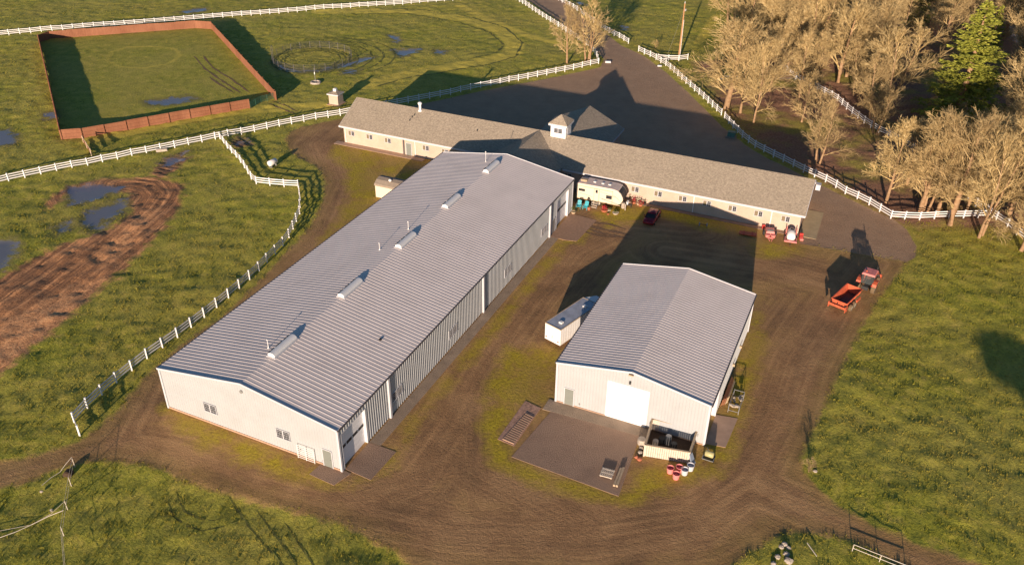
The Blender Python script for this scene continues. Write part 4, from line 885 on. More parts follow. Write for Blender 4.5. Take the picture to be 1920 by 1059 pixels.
# ---------------------------------------------------------------- vehicles
def wheel(parent, x, y, r, w_, mt='rubber', mr='rim', name='wheel', rz=0):
    prof = [(r*.62, -w_/2), (r*.93, -w_/2), (r, -w_*.36), (r, w_*.36), (r*.93, w_/2), (r*.62, w_/2)]
    m = MB(); n = 20; vs = []; fs = []
    for rr, yy in prof:
        for k in range(n): a = 2*math.pi*k/n; vs.append((rr*math.cos(a), yy, rr*math.sin(a)))
    for i in range(len(prof)-1):
        for k in range(n): k2 = (k+1) % n; fs.append((i*n+k, i*n+k2, (i+1)*n+k2, (i+1)*n+k))
    m.add(vs, fs); o = m.build(name, mt, parent, loc=(x, y, r), rz=rz)
    MB().tube([(0, -w_*.40, 0), (0, -w_*.2, 0), (0, w_*.2, 0), (0, w_*.40, 0)], [r*.64, r*.5, r*.5, r*.64], 16).build('rim', mr, o); return o
def sedan():
    p = G(1222, 412); t = thing('parked_car', 'dark red four-door sedan parked in the shade by the stable wall', 'car', (p.x, p.y, 0), math.atan2(*(G(1232,396)-G(1213,424)).yx)+math.pi)
    def ring(x, w_, zb, zt, k=.86):
        return [(x, -w_*.92, zb), (x, -w_, zb+.18), (x, -w_, (zb+zt)/2+.1), (x, -w_*k, zt), (x, -w_*k*.5, zt+.03), (x, w_*k*.5, zt+.03), (x, w_*k, zt), (x, w_, (zb+zt)/2+.1), (x, w_, zb+.18), (x, w_*.92, zb)]
    st = [(-2.3, .70, .35, .68), (-2.22, .80, .28, .80), (-1.9, .88, .22, .92), (-1.2, .90, .2, .96), (0, .90, .2, .95), (1.0, .90, .2, .93), (1.7, .87, .22, .84), (2.15, .78, .26, .74), (2.3, .62, .36, .62)]
    body = MB().loft([ring(*s) for s in st]).build('body', 'car_paint', t, True)
    def gr(x, w_, zt, zb=.92): return [(x, -w_, zb), (x, -w_*.98, zb+.05), (x, -w_*.82, zt), (x, w_*.82, zt), (x, w_*.98, zb+.05), (x, w_, zb)]
    MB().loft([gr(-1.75, .74, .98), gr(-1.05, .78, 1.36), gr(-.6, .78, 1.39), gr(.3, .78, 1.38), gr(.55, .78, 1.34), gr(1.3, .74, .98)]).build('windows', 'glass', t, True)
    def rr(x, w_, z): return [(x, -w_, z), (x, -w_, z+.03), (x, w_, z+.03), (x, w_, z)]
    MB().loft([rr(-1.15, .60, 1.345), rr(-.6, .65, 1.395), rr(.3, .65, 1.385), rr(.62, .60, 1.325)]).build('roof_panel', 'car_paint', t, True)
    m = MB()
    for s in (-1, 1): m.span((-1.15, s*.66, 1.33), (-1.8, s*.76, .95), .07, .05); m.span((.55, s*.66, 1.32), (1.32, s*.76, .95), .06, .05); m.span((-.3, s*.67, 1.37), (-.28, s*.8, .93), .06, .05)
    m.build('pillars', 'car_paint', t)
    for x in (-1.35, 1.4):
        for y in (-.82, .82): wheel(t, x, y, .32, .2)
    for s in (-1, 1):
        MB().box((-2.27, s*.55, .70), (.08, .34, .14)).build('tail_light', 'red', t); MB().box((2.2, s*.55, .66), (.12, .3, .12)).build('headlight', 'glass', t)
        MB().box((.85, s*.98, .98), (.18, .16, .12)).build('wing_mirror', 'car_paint', t)
    MB().box((-2.31, 0, .62), (.04, .42, .16)).build('number_plate', 'white', t)
sedan()
def caravan():
    a, b = G(1079, 377), G(1160, 393); d = b-a; L_ = 7.6
    t = thing('travel_trailer', 'cream travel trailer with dark curved front window parked beside the stable', 'travel trailer', (a.x, a.y, 0), math.atan2(d.y, d.x))
    Wd = 2.5
    pr = [(0, .75), (.0, 2.9), (.15, 3.1), (.5, 3.2), (5.9, 3.2), (6.6, 3.05), (7.15, 2.6), (7.5, 2.0), (7.55, 1.6), (7.2, .95), (6.6, .62), (.6, .6)]
    MB().extrude(pr, 'y', 0, Wd).build('body', 'cream', t, bevel=.06)
    m = MB(); mz = [(x, z) for x, z in pr if z > 2.55]; mz = [(-.02, 2.95), (.13, 3.13), (.5, 3.23), (5.9, 3.23), (6.62, 3.08), (6.75, 2.98), (6.5, 2.98), (5.9, 3.12), (.5, 3.12), (.15, 2.95)]
    m.extrude(mz, 'y', -.015, Wd+.015); m.build('roof', 'rvroof', t)
    MB().extrude([(6.66, 3.04), (7.19, 2.62), (7.53, 2.05), (7.47, 2.03), (7.1, 2.56), (6.6, 2.98)], 'y', .25, Wd-.25).build('front_window', 'glass', t)
    MB().extrude([(7.54, 2.0), (7.58, 1.55), (7.25, .95), (7.2, .98), (7.5, 1.56), (7.48, 2.0)], 'y', .2, Wd-.2).build('front_panel', 'dark', t)
    dr = MB().box((3.35, -.03, 1.75), (.75, .05, 1.95)).build('door', 'cream', t); MB().box((3.35, -.06, 2.35), (.34, .03, .5)).build('pane', 'glass', dr)
    m = MB()
    for x in (2.94, 3.76): m.box((x, -.03, 1.75), (.05, .04, 2.0))
    m.box((.12, -.03, 1.9), (.05, .05, 2.1)); m.box((3.0, -.03, 2.78), (5.8, .05, .06)); m.box((5.9, -.02, 1.8), (.05, .04, 2.2)); m.box((3.7, -.02, .68), (7.0, .06, .10)); m.build('trim', 'timber', t)
    for x, z, w_, h_ in ((.95, 2.15, 1.0, .38), (5.35, 1.75, .9, .55), (2.15, 1.0, .35, .28)): MB().box((x, -.03, z), (w_, .05, h_)).build('window', 'glass', t)
    m = MB()
    for q in ([(.6, 1.6), (1.4, 1.5), (2.7, 1.25)], [(3.9, 2.4), (5.0, 2.25), (6.4, 1.9)], [(3.9, 1.35), (5.2, 1.2), (6.9, .85)], [(4.2, 1.25), (5.6, 1.0), (6.8, .75)], [(6.0, 2.2), (6.6, 1.9), (7.1, 1.45)]):
        for i in range(2): m.span((q[i][0], -.01, q[i][1]), (q[i+1][0], -.01, q[i+1][1]), .03, .06)
    m.build('stripe', 'steel', t)
    MB().box((.9, 1.2, 3.36), (1.0, .8, .26)).build('air_conditioner', 'timber', t, bevel=.05)
    for x in (2.6, 3.9, 5.0): MB().box((x, 1.3, 3.28), (.4, .4, .12)).build('roof_hatch', 'white', t)
    m = MB(); m.box((3.6, -.14, 3.05), (3.9, .12, .1)); 
    for x in (2.9, 3.8): wheel(t, x, .12, .36, .24); wheel(t, x, Wd-.12, .36, .24)
    m = MB(); m.span((7.1, .5, .6), (8.7, 1.25, .55), .1, .12); m.span((7.1, 2.0, .6), (8.7, 1.25, .55), .1, .12); m.tube([(8.6, 1.25, 0), (8.6, 1.25, .9)], .06, 6); m.build('hitch', 'dark', t)
    MB().tube([(8.0, 1.05, .6), (8.0, 1.05, 1.05)], .17, 10).build('gas_bottle', 'white', t); MB().tube([(8.0, 1.45, .6), (8.0, 1.45, 1.05)], .17, 10).build('gas_bottle', 'white', t)
    # folding steps
    s = thing('entry_steps', 'grey folding steps below the travel trailer door', 'steps', (0, 0, 0)); s.location = loc2w((a.x, a.y), math.atan2(d.y, d.x), 3.35, -.95); s.rotation_euler = (0, 0, math.atan2(d.y, d.x))
    for k in range(3): MB().box((0, -.25+k*.3, .2+k*.22), (.95, .3, .06)).build('tread', 'pale_timber', s)
    for x in (-.48, .48): MB().span((x, -.4, .05), (x, .5, .72), .05, .16).build('side_rail', 'steel', s)
    return a, math.atan2(d.y, d.x)
RVo, RVr = caravan()
def adirondack(p, rz, label):
    t = thing('garden_chair', label, 'chair', tuple(p), rz, 'turquoise chairs by the trailer')
    MB().box((0, 0, .38), (.6, .55, .05), rx=.15).build('seat', 'turquoise', t)
    m = MB()
    for k in range(5): m.box((-.24+k*.12, .36, .78), (.10, .03, .85-.05*abs(k-2)), rx=-.35)
    m.build('backrest', 'turquoise', t)
    for s in (-1, 1):
        MB().box((s*.36, 0, .60), (.14, .75, .04)).build('armrest', 'turquoise', t); MB().box((s*.33, -.3, .3), (.06, .1, .6)).build('leg', 'turquoise', t); MB().box((s*.33, .3, .22), (.06, .1, .45), rx=.3).build('leg', 'turquoise', t)
adirondack(G(1085, 390), RVr+.05, 'turquoise slatted garden chair nearer the hall corner'); adirondack(G(1098, 392), RVr-.1, 'turquoise slatted garden chair nearer the trailer steps')
def planter(p, r, h, label, leaf='leafy', pot='terracotta', big=1.0, seed=1, name='potted_plant'):
    t = thing(name, label, 'planter', tuple(p)); MB().lathe((0, 0, 0), [(r*.7, 0), (r, h), (r*.85, h), (r*.8, h*.85)], 12).build('pot', pot, t)
    rn = random.Random(seed); m = MB()
    for k in range(40):
        a = rn.random()*6.28; e = rn.uniform(.2, 1.4); l = rn.uniform(.5, 1)*r*1.6*big; c = Vector((math.cos(a)*math.cos(e), math.sin(a)*math.cos(e), math.sin(e)))*l+Vector((0, 0, h))
        s = r*.32; q = Vector((rn.uniform(-1, 1), rn.uniform(-1, 1), rn.uniform(-1, 1))).normalized(); q2 = q.cross(Vector((.3, .5, .8))).normalized(); m.add([c-q*s, c+q2*s*.6, c+q*s, c-q2*s*.6], [(0, 1, 2, 3)])
    m.build('leaves', leaf, t)
for k, (q, r, h, lb, lf, pt, bg_) in enumerate([((1070, 391), .25, .35, 'small terracotta pot in front of the hall corner post', 'leafy', 'terracotta', .8), ((1075, 400), .4, .35, 'leafy planter at the corner of the patio by the hall door', 'leafy', 'timber', 1.3), ((1104, 393), .28, .45, 'orange pot of leaves left of the trailer steps', 'leafy', 'terracotta', .6), ((1133, 396), .6, .35, 'wide orange tub on the grass in front of the trailer', 'flower', 'terracotta', .6), ((1142, 396), .28, .3, 'small pale pot right of the wide orange tub', 'leafy', 'pale_timber', .7), ((1154, 401), .5, .25, 'low tan bowl on the grass below the trailer nose', 'leafy', 'pale_timber', .5), ((1140, 402), .2, .2, 'tiny clay pot on the grass between tub and bowl', 'leafy', 'terracotta', .5), ((1188, 381), .4, .35, 'red flower tub nearest the trailer against the stable wall', 'flower', 'terracotta', 1.2), ((1197, 384), .35, .4, 'middle leafy tub against the stable wall', 'leafy', 'timber', 1.5), ((1201, 386), .38, .35, 'red flower tub furthest from the trailer against the stable wall', 'flower', 'terracotta', 1.1), ((1179, 379), .4, .3, 'yellow green bushy tub just behind the trailer hitch', 'leafy', 'stone', 1.4), ((1208, 384), .25, .35, 'small dark pot at the shadow edge by the stable wall', 'leafy', 'dark', 1.4)]):
    planter(G(*q), r, h, lb, lf, pt, bg_, k)
def barrel(p, r, h, mat, label, name='barrel', lid=None, tilt=None, cat='barrel'):
    t = thing(name, label, cat, tuple(p)); MB().lathe((0, 0, 0), [(r*.9, 0), (r, h*.1), (r*1.04, h*.5), (r, h*.9), (r*.94, h)], 14).build('drum', mat, t)
    MB().lathe((0, 0, h), [(r*.8, 0), (r*.8, .03)], 14).build('lid', lid or mat, t); return t
barrel(G(1168, 390), .3, .9, 'stone', 'grey bin standing by the trailer hitch', cat='bin'); 
o = MB().tube([(0, 0, 0), (0, 0, 1.0)], .09, 8).build('stand_pipe', 'stone'); o.location = G(1172, 394); tag(o, 'short stone coloured stand pipe just right of the trailer hitch', 'pipe')

def cargo():
    a, b, c = G(1021, 640), G(1050, 655), G(1100, 594)
    rz = math.atan2((b-a).y, (b-a).x); Wd = 2.35
    t = thing('cargo_trailer', 'white enclosed cargo trailer with pointed nose beside the workshop', 'cargo trailer', (a.x, a.y, 0), rz); L_ = 7.3; z0, z1 = .5, 2.75
    MB().prism([(0, 0), (Wd, 0), (Wd, L_), (Wd/2+.25, L_+1.5), (Wd/2-.25, L_+1.5), (0, L_)], z0, z1).build('body', 'white', t, bevel=.03)
    MB().prism([(.06, .04), (Wd-.06, .04), (Wd-.06, L_-.05), (.06, L_-.05)], z1-.02, z1+.035).build('roof', 'trailer_roof', t)
    m = MB()
    for x in (.02, Wd-.02): m.box((x, L_/2, z1+.02), (.07, L_, .09))
    m.box((Wd/2, 0, z1+.02), (Wd, .08, .1)); m.box((Wd/2, L_, z1+.03), (Wd, .08, .07)); m.build('roof_edge', 'timber', t)
    m = MB(); 
    for k in range(1, 16): m.box((Wd+.012, L_*k/16, (z0+z1)/2), (.02, .03, z1-z0-.1)); m.box((-.012, L_*k/16, (z0+z1)/2), (.02, .03, z1-z0-.1))
    m.build('side_seam', 'trim', t)
    d = MB().box((Wd/2, -.03, 1.45), (Wd-.16, .05, 1.75)).build('rear_door', 'white', t); MB().box((Wd/2, -.07, 1.3), (.06, .05, .4)).build('handle', 'steel', d)
    for x in (.28, Wd-.28): MB().box((x, -.07, .95), (.16, .05, .16)).build('tail_light', 'red', t)
    for y in (1.2, 5.8):
        v = MB().box((Wd*.62, y, z1+.12), (.45, .45, .18)).build('roof_vent', 'white', t, bevel=.03)
    for y in (2.8, 3.7):
        wheel(t, Wd-.05, y, .36, .22, rz=math.pi/2); wheel(t, .05, y, .36, .22, rz=math.pi/2)
    MB().span((Wd/2, L_+1.4, .5), (Wd/2, L_+2.3, .5), .1, .12).build('hitch', 'dark', t)
cargo()

def tractor():
    p = G(1622, 545); fw = (G(1643, 470)-G(1610, 560)); rz = math.atan2(fw.y, fw.x)-.10
    t = thing('tractor', 'red cab tractor with raised front loader hitched to the orange spreader on the gravel', 'tractor', (p.x, p.y, 0), rz)
    for y in (-.95, .95): wheel(t, 0, y, .85, .5, 'tyre', 'rim', 'rear_wheel'); wheel(t, 2.5, y*.92, .58, .36, 'tyre', 'rim', 'front_wheel')
    MB().box((1.0, 0, .95), (3.2, .5, .45)).build('chassis', 'dark', t)
    m = MB().extrude([(1.15, 1.0), (1.15, 1.85), (2.2, 1.78), (3.0, 1.6), (3.15, 1.4), (3.15, .95)], 'y', -.38, .38); m.build('bonnet', 'orange', t, bevel=.06)
    MB().box((3.18, 0, 1.25), (.06, .6, .45)).build('grille', 'dark', t)
    cab = MB().box((.25, 0, 2.0), (1.55, 1.5, 1.35), tap=.94).build('cab_glass', 'cab_glass', t)
    m = MB()
    for x in (-.5, .3, 1.0):
        for y in (-.74, .74): m.box((x, y, 2.0), (.09, .09, 1.45))
    m.box((.25, -.75, 1.35), (1.6, .08, .1)); m.box((.25, .75, 1.35), (1.6, .08, .1)); m.build('cab_frame', 'dark', t)
    MB().box((.2, 0, 2.80), (1.95, 1.75, .22), tap=.86).build('cab_roof', 'faded_red', t, bevel=.05)
    for y in (-1.0, 1.0):
        f = MB().extrude([(-.9, 1.35), (-.75, 1.68), (-.2, 1.85), (.5, 1.82), (.9, 1.5), (.8, 1.42), (.45, 1.70), (-.2, 1.74), (-.65, 1.58), (-.8, 1.32)], 'y', y-.28, y+.28); f.build('mudguard', 'orange', t)
        MB().box((-.93, y*.75, 1.45), (.06, .18, .12)).build('tail_light', 'red', t)
        MB().box((.75, y*1.0, 2.35), (.08, .3, .25)).build('wing_mirror', 'dark', t)
    for y in (-.62, .62):
        m = MB(); m.span((.95, y, 1.95), (2.6, y*1.02, 1.75), .14, .22); m.span((2.6, y*1.02, 1.75), (3.7, y, .75), .13, .2); m.box((1.0, y, 1.35), (.28, .16, 1.3)); m.span((1.1, y, 1.2), (2.4, y, 1.55), .08, .08)
        m.build('loader_arm', 'orange', t)
    bk = MB().extrude([(3.6, .25), (4.5, .2), (4.5, .28), (3.85, .95), (3.6, .95)], 'y', -1.0, 1.0); bk.build('bucket', 'orange', t)
    MB().tube([(1.25, -.62, 1.75), (1.25, -.62, 3.25)], .07, 8).build('exhaust', 'dark', t)
    MB().box((-.85, 0, .9), (.3, .8, .5)).build('hitch_frame', 'dark', t)
    MB().tube([(-.1, .4, 2.9), (-.1, .4, 3.08)], .1, 8).build('beacon', 'orange', t)
    return p, rz
tractor()
def spreader():
    a = G(1563, 583); b = G(1621, 549); rl = G(1560, 578)
    p = (G(1578, 578)); fw = G(1612, 540)-G(1570, 578); rz = math.atan2(fw.y, fw.x)
    c = G(1583, 572)
    t = thing('manure_spreader', 'orange manure spreader with long open hopper hitched behind the red tractor', 'spreader', (c.x, c.y, 0), rz)
    L_, wt, wb, z0, z1 = 4.5, 1.0, .62, .75, 1.7
    m = MB()
    def ringp(x, off=0): return [(x, -wt+off, z1), (x, -wb+off, z0), (x, wb-off, z0), (x, wt-off, z1)]
    A = [(-L_/2, -wt, z1), (-L_/2, -wb, z0), (-L_/2, wb, z0), (-L_/2, wt, z1), (L_/2, -wt, z1+.15), (L_/2-.1, -wb, z0), (L_/2-.1, wb, z0), (L_/2, wt, z1+.15)]
    s = .05
    B = [(-L_/2+s, -wt+s, z1), (-L_/2+s, -wb+s, z0+s), (-L_/2+s, wb-s, z0+s), (-L_/2+s, wt-s, z1), (L_/2-s, -wt+s, z1+.15), (L_/2-.1-s, -wb+s, z0+s), (L_/2-.1-s, wb-s, z0+s), (L_/2-s, wt-s, z1+.15)]
    m.add(A+B, [(0, 4, 5, 1), (1, 5, 6, 2), (2, 6, 7, 3), (4, 7, 6, 5), (0, 1, 2, 3), (8, 9, 13, 12), (9, 10, 14, 13), (10, 11, 15, 14), (12, 13, 14, 15), (8, 11, 10, 9), (0, 8, 12, 4), (3, 7, 15, 11), (4, 12, 15, 7), (0, 3, 11, 8)])
    m.build('hopper', 'orange', t)
    MB().box((-.05, 0, z0+s+.04), (L_-.35, wb*2-.15, .04)).build('hopper_floor', 'dark', t)
    m = MB()
    for y in (-wt-.03, wt+.03): m.span((-L_/2, y, z1), (L_/2, y, z1+.15), .08, .1)
    for k in range(5): x = -L_/2+.3+k*.95; [m.span((x, s_*(wt+.02), z1-.05), (x, s_*(wb+.04), z0), .07, .07) for s_ in (-1, 1)]
    m.build('hopper_rib', 'orange', t)
    m = MB(); m.box((-L_/2-.42, 0, 1.15), (.10, 2.3, .30)); m.box((-L_/2-.12, -1.1, 1.0), (.6, .08, .8)); m.box((-L_/2-.12, 1.1, 1.0), (.6, .08, .8)); m.build('beater_frame', 'orange', t)
    m = MB(); m.tube([(-L_/2-.2, -1.15, 1.15), (-L_/2-.2, 1.15, 1.15)], .10, 8)
    for k in range(12): a_ = k*1.3; y = -1.05+k*.19; m.span((-L_/2-.2, y, 1.15), (-L_/2-.2+math.cos(a_)*.36, y, 1.15+math.sin(a_)*.36), .05, .12)
    m.build('beater', 'dark', t)
    for x in (-.75, .2):
        for y in (-1.1, 1.1): wheel(t, x, y, .47, .34, 'tyre', 'rim')
    m = MB(); m.box((-.3, 0, .62), (3.4, .9, .16)); m.span((L_/2-.3, -.5, .65), (L_/2+1.15, 0, .62), .12, .14); m.span((L_/2-.3, .5, .65), (L_/2+1.15, 0, .62), .12, .14); m.build('drawbar', 'orange', t)
    m = MB(); m.box((.9, -1.25, .95), (1.1, .14, .35)); m.box((.9, 1.25, .95), (1.1, .14, .35)); m.build('chain_guard', 'orange', t)
spreader()
# farm implements against the stable end
def implements():
    p = G(1402, 441); t = thing('grader_blade', 'flat red farm blade lying in the shade edge by the stable', 'farm blade', (p.x, p.y, 0), -.28)
    MB().box((0, 0, .28), (2.5, .75, .12), rx=.25).build('blade', 'orange', t, bevel=.03)
    for x in (-.6, .6): MB().box((x, 0, .33), (.1, .8, .18), rx=.25).build('rib', 'red', t)
    MB().box((0, .25, .15), (1.6, .2, .3)).build('frame', 'red', t)
    p = G(1443, 446); t = thing('seed_spreader', 'faded red towed implement with black wheels between blade and sprayer', 'implement', (p.x, p.y, 0), -.18)
    MB().box((0, .7, .75), (1.3, 1.5, .5), tap=.9).build('body', 'faded_red', t, bevel=.05); MB().box((0, .35, 1.02), (.9, .5, .06)).build('cover', 'steel', t)
    for s in (-1, 1): MB().tube([(s*.38, -.35, .35), (s*.38, -.35, .75)], [.32, .36], 12).build('spinner', 'faded_red', t); wheel(t, s*.85, .8, .38, .25, 'rubber', 'dark', rz=math.pi/2)
    m = MB(); m.span((-.5, -.4, .5), (-.12, -1.5, .3), .08, .1); m.span((.5, -.4, .5), (.12, -1.5, .3), .08, .1); m.box((0, -.8, .45), (.8, .25, .14)); m.build('hitch', 'faded_red', t)
    p = G(1481, 456); t = thing('field_sprayer', 'pink framed field sprayer carrying a white plastic tank by the stable corner', 'sprayer', (p.x, p.y, 0), -.3)
    MB().tube([(0, -.1, .95), (0, .02, .95), (0, 1.75, 1.0), (0, 1.9, 1.0)], [.42, .60, .60, .40], 18).build('tank', 'tank', t, True)
    MB().lathe((0, 1.35, 1.5), [(.24, 0), (.24, .12), (.05, .16)], 14).build('tank_cap', 'dark', t)
    m = MB(); m.box((0, -.45, .55), (1.75, .4, .16)); m.span((-.8, -.4, .55), (-.75, 1.9, .6), .12, .14); m.span((.8, -.4, .55), (.75, 1.9, .6), .12, .14); m.box((0, .8, .38), (1.3, 2.0, .10)); m.build('frame', 'pink', t)
    for s in (-1, 1): wheel(t, s*.8, .9, .38, .22, 'rubber', 'pink', rz=math.pi/2); MB().span((s*.7, 1.9, .5), (s*.72, 1.95, 1.6), .1, .1).build('boom', 'faded_red', t)
    MB().span((0, -.6, .4), (0, -1.2, .3), .1, .1).build('hitch', 'dark', t)
    p = G(1501, 449); t = thing('fuel_drum', 'small upright red machine with dark band at the stable corner', 'machine', (p.x, p.y, 0), 0)
    MB().box((0, 0, .35), (.55, .5, .6), tap=.9).build('body', 'red', t, bevel=.05); MB().box((0, -.35, .2), (.5, .35, .3)).build('engine_cover', 'faded_red', t, bevel=.05); MB().box((0, .05, .86), (.5, .3, .35)).build('top_cover', 'red', t, bevel=.04)
    MB().box((0, -.2, .5), (.56, .12, .1)).build('band', 'dark', t)
    p = G(1431, 428); slabthing('small_box', 'small dull red box standing by the stable wall behind the implements', 'box', p, (.45, .35, .6), 0, 'red')
    p = G(1318, 424); t = thing('dumbbell_axle', 'small axle with two pale wheels lying in the shade before the stable', 'axle', (p.x, p.y, 0), -.2)
    for s in (-1, 1): wheel(t, 0, s*.55, .28, .14, 'blue', 'rim')
    t.rotation_euler = (0, 0, 1.35); MB().tube([(0, -.5, .28), (0, .5, .28)], .05, 6).build('axle_bar', 'dark', t)
implements()

# ---------------------------------------------------------------- things around the workshop
def picket_box():
    c00, c10, c11, c01 = G(1207, 854), G(1290, 868), G(1304, 826), G(1221, 805)
    t = thing('bin_enclosure', 'whitewashed board bin enclosure open at the top against the workshop front', 'enclosure', tuple(c00)); O = c00; H = 1.5
    for a, b in ((c00, c10), (c10, c11), (c11, c01), (c01, c00)):
        a = a-O; b = b-O; n = max(6, int((b-a).length/.22)); m = MB(); rz = math.atan2((b-a).y, (b-a).x)
        for k in range(n): q = a.lerp(b, (k+.5)/n); m.box((q.x, q.y, H/2), ((b-a).length/n-.025, .04, H-.04+(k % 3)*.012), rz)
        m.build('board_side', 'pale_timber' if (a-b).length > 3 else 'timber', t)
        m2 = MB(); m2.span((a.x, a.y, H), (b.x, b.y, H), .2, .06); m2.build('top_rail', 'timber', t)
        MB().box((a.x, a.y, H/2), (.14, .14, H+.04), rz).build('post', 'pale_timber', t)
    MB().prism([((q-O).x, (q-O).y) for q in (c00, c10, c11, c01)], .01, .06).build('base', 'earth', t)
picket_box()
barrel(G(1228, 837), .30, .85, 'stone', 'pale drum inside the board bin enclosure at its left corner', cat='drum')
barrel(G(1252, 832), .32, 1.1, 'steel', 'grey drum inside the board bin enclosure at its rear wall', cat='drum')
barrel(G(1262, 843), .34, .9, 'dark', 'black drum inside the board bin enclosure in its middle', cat='drum')
barrel(G(1241, 828), .38, .5, 'rubber', 'low black tub inside the board bin enclosure behind the pale drum', cat='tub')
barrel(G(1203, 832), .45, .7, 'stone', 'squat grey drum outside the left side of the bin enclosure', cat='drum')
def tub(p, r, h, mat, fill, label, group='feed tubs by the bin enclosure'):
    t = thing('tub', label, 'tub', tuple(p), 0, group); MB().lathe((0, 0, 0), [(r*.82, 0), (r, h), (r*1.06, h), (r*1.06, h+.04), (r*.93, h+.04), (r*.9, h*.6)], 18).build('shell', mat, t)
    MB().lathe((0, 0, h*.55), [(r*.88, 0), (r*.88, .03)], 18).build('contents', fill, t)
for (q, mt, fl, lb) in (((1256, 885), 'pink', 'earth', 'faded red tub of dark earth nearest the enclosure gate'), ((1273, 883), 'pink', 'pink', 'faded red tub lined with pink, behind the foremost tub'), ((1267, 896), 'pink', 'earth', 'foremost faded red tub of dark earth'), ((1283, 888), 'trim', 'earth', 'cream tub of dark earth between the red and the grey tubs'), ((1294, 880), 'trim', 'stone', 'grey white tub nearest the enclosure corner')):
    tub(G(*q), .36, .62, mt, fl, lb)
o = MB().box((0, 0, .7), (.7, .12, 1.3), rx=-.35, tap=.7).build('blue_panel', 'blue'); o.location = G(1296, 870); o.rotation_euler = (0, 0, .9); tag(o, 'blue grey panel leaning on the right side of the bin enclosure', 'panel')
def quad():
    p = G(1328, 862); t = thing('tank_cart', 'small black cart carrying a pale yellow tank by the workshop corner', 'cart', tuple(p), -.45)
    MB().box((0, 0, .4), (1.15, 1.0, .08)).build('deck', 'dark', t); MB().tube([(-.45, .1, .72), (-.38, .1, .72), (.38, .1, .72), (.45, .1, .72)], [.2, .32, .32, .2], 12).build('tank', 'yellow', t, True)
    for x in (-.5, .5): wheel(t, x, 0, .25, .14, 'rubber', 'dark', rz=math.pi/2)
    m = MB(); m.box((0, -.6, .5), (1.1, .05, .06)); m.box((-.55, -.3, .5), (.05, .6, .06)); m.box((.55, -.3, .5), (.05, .6, .06)); m.span((0, .5, .45), (-.5, 1.4, .3), .05, .05); m.build('frame', 'steel', t)
quad()
def pallet():
    p = G(1138, 890); rz = math.atan2((G(1152, 893)-G(1126, 887)).y, (G(1152, 893)-G(1126, 887)).x); t = thing('pallet', 'pale slatted wooden pallet propped up on the asphalt pad', 'pallet', (p.x, p.y, .04), rz-.05)
    for y in (-.5, 0, .5): MB().box((0, y, .2), (1.25, .09, .10)).build('runner', 'pale_timber', t)
    m = MB()
    for k in range(7): m.box((-.55+k*.183, 0, .265), (.11, 1.2, .025))
    m.build('deck_board', 'pale_timber', t)
    for y in (-.45, .45):
        for x in (-.5, .5): MB().box((x, y, .1), (.1, .1, .12)).build('block', 'timber', t)
    for k, (a, b) in enumerate((((1151, 913), (1164, 881)), ((1156, 914), (1169, 880)))):
        a, b = G(*a), G(*b); o = MB().span((0, 0, .22), (b.x-a.x, b.y-a.y, .22), .20, .24).build('timber_beam', 'timber'); o.location = (a.x, a.y, 0)
        tag(o, ('left' if k == 0 else 'right')+' one of two long brown timber beams beside the pallet', 'beam', 'timber beams by the pallet')
pallet()
def racks():
    for k, (y, lb, mt, n) in enumerate(((7.6, 'stack of brown boards leaning on the right wall of the workshop', 'boards', 6), )):
        t = thing('board_stack', lb, 'boards', tuple(LB(16.45, 6.3)), B_R)
        for j in range(n): MB().box((.12+j*.1, 2.6, .55+.05*(j % 2)), (.06, 4.4-.3*j, 1.0), ry=.15).build('board', mt if j < 4 else 'timber', t)
    t = thing('metal_rack', 'grey metal rack full of scrap beside the right wall of the workshop', 'rack', tuple(LB(17.4, 6.2)), B_R)
    m = MB()
    for x in (0, 1.1):
        for y in (0, 2.6): m.box((x, y, .6), (.06, .06, 1.2))
        for z in (.3, 1.15): m.box((x, 1.3, z), (.05, 2.6, .05))
    for y in (0, 2.6): m.box((.55, y, 1.15), (1.1, .05, .05)); m.box((.55, y, .3), (1.1, .05, .05))
    m.build('frame', 'steel', t)
    rn = random.Random(3); m = MB()
    for j in range(14): m.box((rn.uniform(.15, .95), rn.uniform(.2, 2.4), rn.uniform(.4, .8)), (rn.uniform(.1, .3), rn.uniform(.1, .5), rn.uniform(.08, .2)), rn.random()*3)
    m.build('contents', 'stone', t)
racks()
def panel_frame():
    a, b = LA(17.05, -.28), LA(19.05, -.28); d = b-a
    tube_gate('white metal gate panel leaning on the front wall of the long hall', (a.x, a.y), (b.x, b.y), 1.75, 7, 'white', None, .15, .03, 'gate_panel', 'gate panel')
panel_frame()
rn = random.Random(9)
def rock(p, r, label, group, mat='stone'):
    m = MB(); vs = []; n = 8; rings = []
    for i in range(5):
        th = math.pi*(i+.5)/5
        rings.append([(math.sin(th)*math.cos(2*math.pi*k/n)*r*rn.uniform(.75, 1.2), math.sin(th)*math.sin(2*math.pi*k/n)*r*rn.uniform(.75, 1.2), math.cos(th)*r*.7*rn.uniform(.8, 1.1)+r*.35) for k in range(n)])
    m.loft(rings[::-1]); o = m.build('rock', mat); o.location = (p.x, p.y, 0.02); return tag(o, label, 'rock', group)
for q, r, lb in (((1471, 1022), .32, 'topmost pale rock of the pile at the bottom edge'), ((1464, 1026), .26, 'pale rock left in the top cluster of the bottom pile'), ((1478, 1028), .26, 'pale rock right in the top cluster of the bottom pile'), ((1474, 1040), .3, 'brownish rock in the middle of the bottom pile'), ((1458, 1045), .28, 'leftmost rock halfway down the bottom pile'), ((1478, 1053), .4, 'biggest pale rock of the pile, at the very bottom edge'), ((1450, 1058), .28, 'bottom left pale rock of the pile')):
    rock(G(*q), r, lb, 'rocks piled at the bottom edge')
